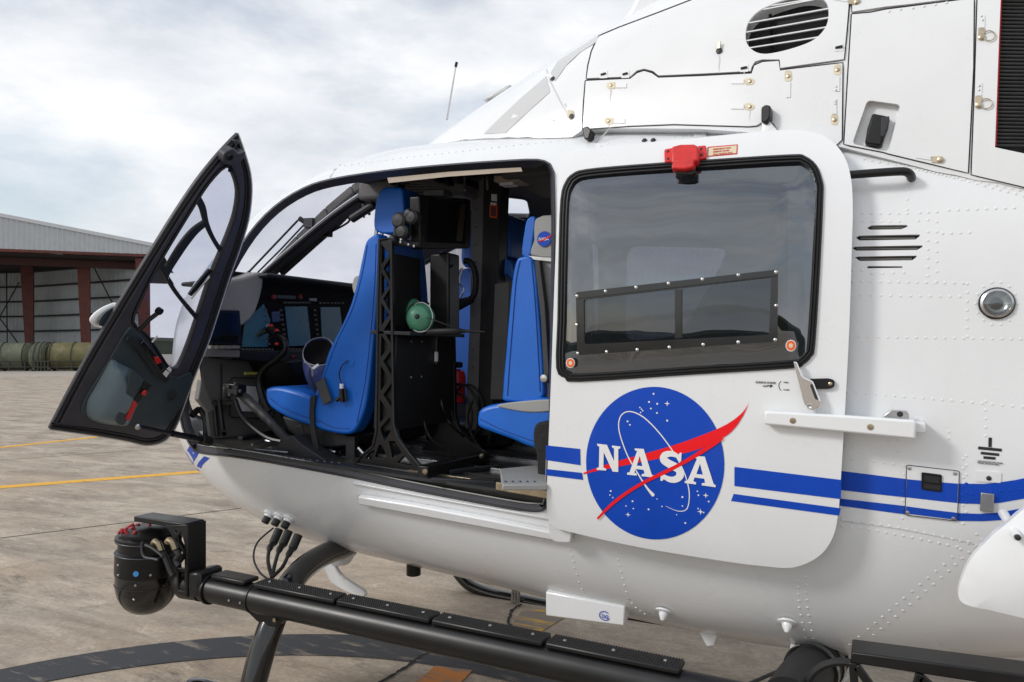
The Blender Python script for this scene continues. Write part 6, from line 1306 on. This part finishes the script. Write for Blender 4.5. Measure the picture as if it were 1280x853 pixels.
b.add(vs, [(2 * i, 2 * ((i + 1) % n_), 2 * ((i + 1) % n_) + 1, 2 * i + 1) for i in range(n_)]); struct('painted_ring', b, TARM, smooth=False)
gpoly('yellow_patch', [(652, 764), (700, 760), (712, 768), (672, 792), (634, 788)], worn('faded_yellow', (.60, .34, .04), .44, 5), .0055); gpoly('orange_patch', [(545, 832), (590, 838), (560, 870), (500, 868)], ORGP, .0075)
# cracks
CRK = mat('crack_black', (.012, .011, .010), .9)
def crack(pts, wd, seed):
    random.seed(seed); q = [gnd(a, c_, .006) for a, c_ in pts]; q = spline(q, 7); b = MB(); vs = []
    for i, p in enumerate(q):
        t = (q[min(i + 1, len(q) - 1)] - q[max(i - 1, 0)]).normalized(); n = Vector((-t.y, t.x, 0)); j = n * random.uniform(-.005, .005); w_ = wd * random.uniform(.4, 1.2) / 2; vs += [p + j + n * w_, p + j - n * w_]
    b.add(vs, [(2 * i, 2 * i + 2, 2 * i + 3, 2 * i + 1) for i in range(len(q) - 1)]); o = b.build('crack', CRK, GR_, smooth=False)
crack([(652, 755), (641, 762), (636, 776), (632, 786), (560, 810), (530, 818), (505, 835), (480, 850), (450, 875)], .022, 1); crack([(100, 760), (160, 752), (190, 741), (260, 730)], .004, 2); crack([(0, 712), (60, 700), (140, 698)], .004, 5)
# hidden-side ground: low shrubs and buildings on the horizon behind the viewer are far and small
def ringmesh(name, R0, h0, h1, m, seed, a0=0, a1=360):
    random.seed(seed); b = MB(); vs = []; n_ = 220
    for i in range(n_ + 1):
        a = math.radians(a0 + (a1 - a0) * i / n_); h = h0 + (h1 - h0) * (.5 + .3 * math.sin(a * 5 + seed) + .2 * math.sin(a * 17 + 1.3)) + random.uniform(-.4, .4); r_ = R0 + 12 * math.sin(a * 7)
        vs += [Vector((math.cos(a) * r_, math.sin(a) * r_, -1)), Vector((math.cos(a) * (r_ + 4), math.sin(a) * (r_ + 4), h * .8)), Vector((math.cos(a) * (r_ + 14), math.sin(a) * (r_ + 14), h))]
    fs = []
    for i in range(n_):
        for k in range(2): fs.append((3 * i + k, 3 * i + 3 + k, 3 * i + 4 + k, 3 * i + 1 + k))
    b.add(vs, fs); return b.build(name, m, None, kind='structure')
ringmesh('distant_hills', 520, 9, 16, mat('far_trees', (.045, .055, .035), .9, var=.4, scale=.05), 4)
# ================================================================== hangar
hA = atw(0, 440, 60); hB = atw(185, 440, 64); hA.z = 0; hB.z = 0; hd = (hB - hA).normalized(); hn = Vector((-hd.y, hd.x, 0))
if hn.dot(hA - CAM) < 0: hn = -hn
HG_ = thing('hangar', 'open fronted metal hangar with pale ribbed gable and rust red columns', 'hangar', hA, local=False)
SIDING = mat('pale_siding', (.42, .44, .46), .5, var=.05, scale=2); WALLI = mat('inner_siding', (.44, .48, .50), .6, var=.10, scale=.6); RUST = mat('rust_red_steel', (.105, .022, .016), .6, var=.3, scale=2); DRK = mat('dark_girt', (.02, .02, .022), .7); ROOFI = mat('roof_underside', (.03, .022, .02), .8)
def hp_(u, v, z): return hA + hd * u + hn * v + Vector((0, 0, z))
def ray_plane_u(px, v):                    # u where the sight line through px crosses the vertical plane at depth v
    o, d = wray(px, 440); p0 = hA + hn * v; t = hn.dot(p0 - o) / hn.dot(d); return (o + d * t - p0).dot(hd)
def zat(px, py, v):
    o, d = wray(px, py); p0 = hA + hn * v; t = hn.dot(p0 - o) / hn.dot(d); return (o + d * t).z
uL, uR = -34, ray_plane_u(196, 0); zh0 = zat(0, 311, 0); zh1 = zat(185, 318, 0); zt0 = zat(0, 267, 0); zt1 = zat(185, 303, 0); u185 = ray_plane_u(185, 0)
sl_ = (zt1 - zt0) / u185
def ztop(u): return zt0 + sl_ * u if u > -30 else zt0 + sl_ * -30 - sl_ * (-30 - u) * 1
def corr(nm, P0, dirv, L_, zb, ztf, nrm, m, pitch=.3, dep=.05, parent=HG_):
    b = MB(); n_ = int(L_ / pitch * 4); vs = []
    for i in range(n_ + 1):
        s_ = L_ * i / n_; o_ = nrm * (dep if (i % 4) in (1, 2) else 0); p = P0 + dirv * s_ + o_; vs += [p + Vector((0, 0, zb(s_) if callable(zb) else zb)), p + Vector((0, 0, ztf(s_) if callable(ztf) else ztf))]
    b.add(vs, [(2 * i, 2 * i + 2, 2 * i + 3, 2 * i + 1) for i in range(n_)]); return b.build(nm, m, parent, smooth=False)
zhd = lambda u: zh0 + (zh1 - zh0) * u / u185
corr('gable_siding', hp_(uL, 0, 0), hd, uR - uL, lambda s_: zhd(uL + s_), lambda s_: ztop(uL + s_), -hn, SIDING, .36, .06)
b = MB(); b.prism([hp_(uL, -.15, ztop(uL)), hp_(-30, -.15, ztop(-30)), hp_(uR, -.15, ztop(uR)), hp_(uR, -.15, ztop(uR) - .3), hp_(-30, -.15, ztop(-30) - .3), hp_(uL, -.15, ztop(uL) - .3)], hn * .3); b.build('roof_trim', mat('light_trim', (.55, .56, .58), .5), HG_)
b = MB(); b.prism([hp_(uL, -.05, zhd(uL)), hp_(uR, -.05, zhd(uR)), hp_(uR, -.05, zhd(uR) - .22), hp_(uL, -.05, zhd(uL) - .22)], hn * .4); b.build('door_header', RUST, HG_)
D_ = 26
b = MB(); b.add([hp_(-30, 0, ztop(-30)), hp_(uR, 0, ztop(uR)), hp_(uR, D_, ztop(uR)), hp_(-30, D_, ztop(-30)), hp_(uL, 0, ztop(uL)), hp_(uL, D_, ztop(uL))], [(0, 1, 2, 3), (4, 0, 3, 5)]); b.build('roof', ROOFI, HG_, smooth=False)
b = MB(); b.prism([hp_(uL, 0.5, 9.6), hp_(uR, .5, 9.6), hp_(uR, D_, 9.6), hp_(uL, D_, 9.6)], (0, 0, .1)); b.build('ceiling_plane', ROOFI, HG_)
# inner right wall runs away from the door; inner back wall
uw0 = ray_plane_u(200, 1.0); 
def at_plane(px, depth):
    p = atw(px, 440, depth); p.z = 0; return p
w0 = at_plane(185, 66); w1 = at_plane(43, 74); wd_ = (w1 - w0); wL = wd_.length; wd_.normalize(); wn = Vector((-wd_.y, wd_.x, 0)); wn = wn if wn.dot(CAM - w0) > 0 else -wn
corr('side_wall', w0, wd_, wL, 0, 11, wn, WALLI, .4, .05)
w2 = at_plane(-160, 78); bd_ = (w2 - w1); bL = bd_.length; bd_.normalize(); bn = Vector((-bd_.y, bd_.x, 0)); bn = bn if bn.dot(CAM - w1) > 0 else -bn
corr('back_wall', w1, bd_, bL, 0, 11, bn, WALLI, .4, .05)
for i in range(7):
    z = .6 + i * 1.48
    b = MB(); b.beam(w0 + wn * .25 + Vector((0, 0, z)), w1 + wn * .25 + Vector((0, 0, z)), .22, .16); b.build('wall_girt', DRK, HG_)
    b = MB(); b.beam(w1 + bn * .25 + Vector((0, 0, z)), w2 + bn * .25 + Vector((0, 0, z)), .22, .16); b.build('wall_girt', DRK, HG_)
def hcol(px_t0, px_t1, px_b0, px_b1, dep, ztp):
    a, c_, e, f = at_plane(px_t0, dep), at_plane(px_t1, dep), at_plane(px_b0, dep), at_plane(px_b1, dep); up_ = Vector((0, 0, ztp)); b = MB(); v = hn * .5
    b.prism([a + up_, c_ + up_, f, e], v); b.build('steel_column', RUST, HG_, smooth=False)
hcol(24, 40, 33, 42, 70, 9.7); hcol(95, 111, 103, 113, 66, 9.6); hcol(168, 186, 176, 188, 64, 9.6); hcol(-60, -42, -52, -40, 70, 9.7)
for (xa, ya), (xb, yb), dp in (((113, 326), (140, 378), 68), ((24, 353), (-8, 410), 73), ((-10, 385), (24, 431), 73), ((8, 330), (9, 431), 73)):
    p = atw(xa, ya, dp); q_ = atw(xb, yb, dp); b = MB(); b.tube([p, q_], .055, 6); b.build('brace_rod', DRK, HG_)
b = MB(); b.prism([hp_(uL, 3, 9.6), hp_(uR, 3, 9.5), hp_(uR, 3, 8.9), hp_(uL, 3, 9.0)], hn * .4); b.build('rafter', mat('dark_rust', (.05, .015, .012), .7), HG_)
# olive tanks on racks in front of the hangar
def tank(px0, px1, dep, m, label):
    a = atw(px0, 447, dep); c_ = atw(px1, 447, dep + (px1 - px0) * .012); r_ = 17.3 / F * dep; a.z = c_.z = r_ + .05
    t = thing('storage_tank', label, 'tank', Vector((a.x, a.y, 0)), 'long tanks lying in front of the hangar', local=False); d = (c_ - a).normalized(); L_ = (c_ - a).length
    b = MB(); b.lathe(a, [(0, 0), (r_ * .8, .02), (r_, .25), (r_, L_ - .25), (r_ * .8, L_ - .02), (0, L_)], d, 24); b.build('tank_shell', m, t)
    for f in (.06, .36, .66, .94):
        o = MB(); c0 = a + d * L_ * f; s_ = d.cross(Vector((0, 0, 1))).normalized(); o.tube([c0 + (s_ * math.cos(x) + Vector((0, 0, 1)) * math.sin(x)) * (r_ + .02) for x in [i * PI / 12 for i in range(25)]], .05, 6); o.build('band', mat('band_dark', (.04, .042, .03), .7), t)
    o = MB(); sd = (CAM - a); sd.z = 0; sd.normalize()
    for zz in (.25, .7): o.tube([a + sd * (r_ + .06) + Vector((0, 0, zz - r_)), c_ + sd * (r_ + .06) + Vector((0, 0, zz - r_))], .05, 6)
    n_ = 5
    for i in range(n_): p = a + (c_ - a) * (i + .5) / n_ + sd * (r_ + .06); o.tube([Vector((p.x, p.y, .0)), Vector((p.x, p.y, .75))], .05, 6)
    o.build('cradle', MATS['band_dark'], t, kind='stuff')
def tmat(nm, c1, c2):
    m = mat(nm, c1, .65, var=.25, scale=1.2, dirt=.5); return m
tank(-60, 40, 58, tmat('pale_olive', (.10, .115, .075), 0), 'pale green storage tank at the left edge in front of the hangar'); tank(41, 62, 58.6, tmat('green_olive', (.085, .10, .06), 0), 'short grey green storage tank between the two longer ones'); tank(63, 150, 59, tmat('olive_yellow', (.12, .11, .042), 0), 'olive yellow storage tank nearest the open helicopter door')
# pale ribbed building seen through the cabin
sA = atw(528, 440, 44); sB = atw(1400, 440, 60); sA.z = sB.z = 0; sd_ = (sB - sA).normalized(); sn = Vector((-sd_.y, sd_.x, 0)); sn = sn if sn.dot(CAM - sA) > 0 else -sn
WB = thing('metal_building', 'white ribbed metal building seen through the far cabin windows', 'building', sA, local=False); L_ = (sB - sA).length
corr('wall', sA, sd_, L_, 0, 9.2, sn, mat('white_siding', (.62, .63, .66), .5, var=.04), .5, .06, WB); b = MB(); b.prism([sA + sn * .3 + Vector((0, 0, 9.2)), sB + sn * .3 + Vector((0, 0, 9.2)), sB - sn * 18 + Vector((0, 0, 11)), sA - sn * 18 + Vector((0, 0, 11))], (0, 0, .15)); b.build('roof', MATS['light_trim'], WB)
b = MB(); b.beam(sA + sn * .35 + Vector((0, 0, 9.1)), sB + sn * .35 + Vector((0, 0, 9.1)), .15, .25); b.build('eaves_gutter', DRK, WB); b = MB(); b.prism([sA, sA - sn * 18, sA - sn * 18 + Vector((0, 0, 11)), sA + Vector((0, 0, 9.2))], sd_ * .2); b.build('end_wall', MATS['white_siding'], WB)
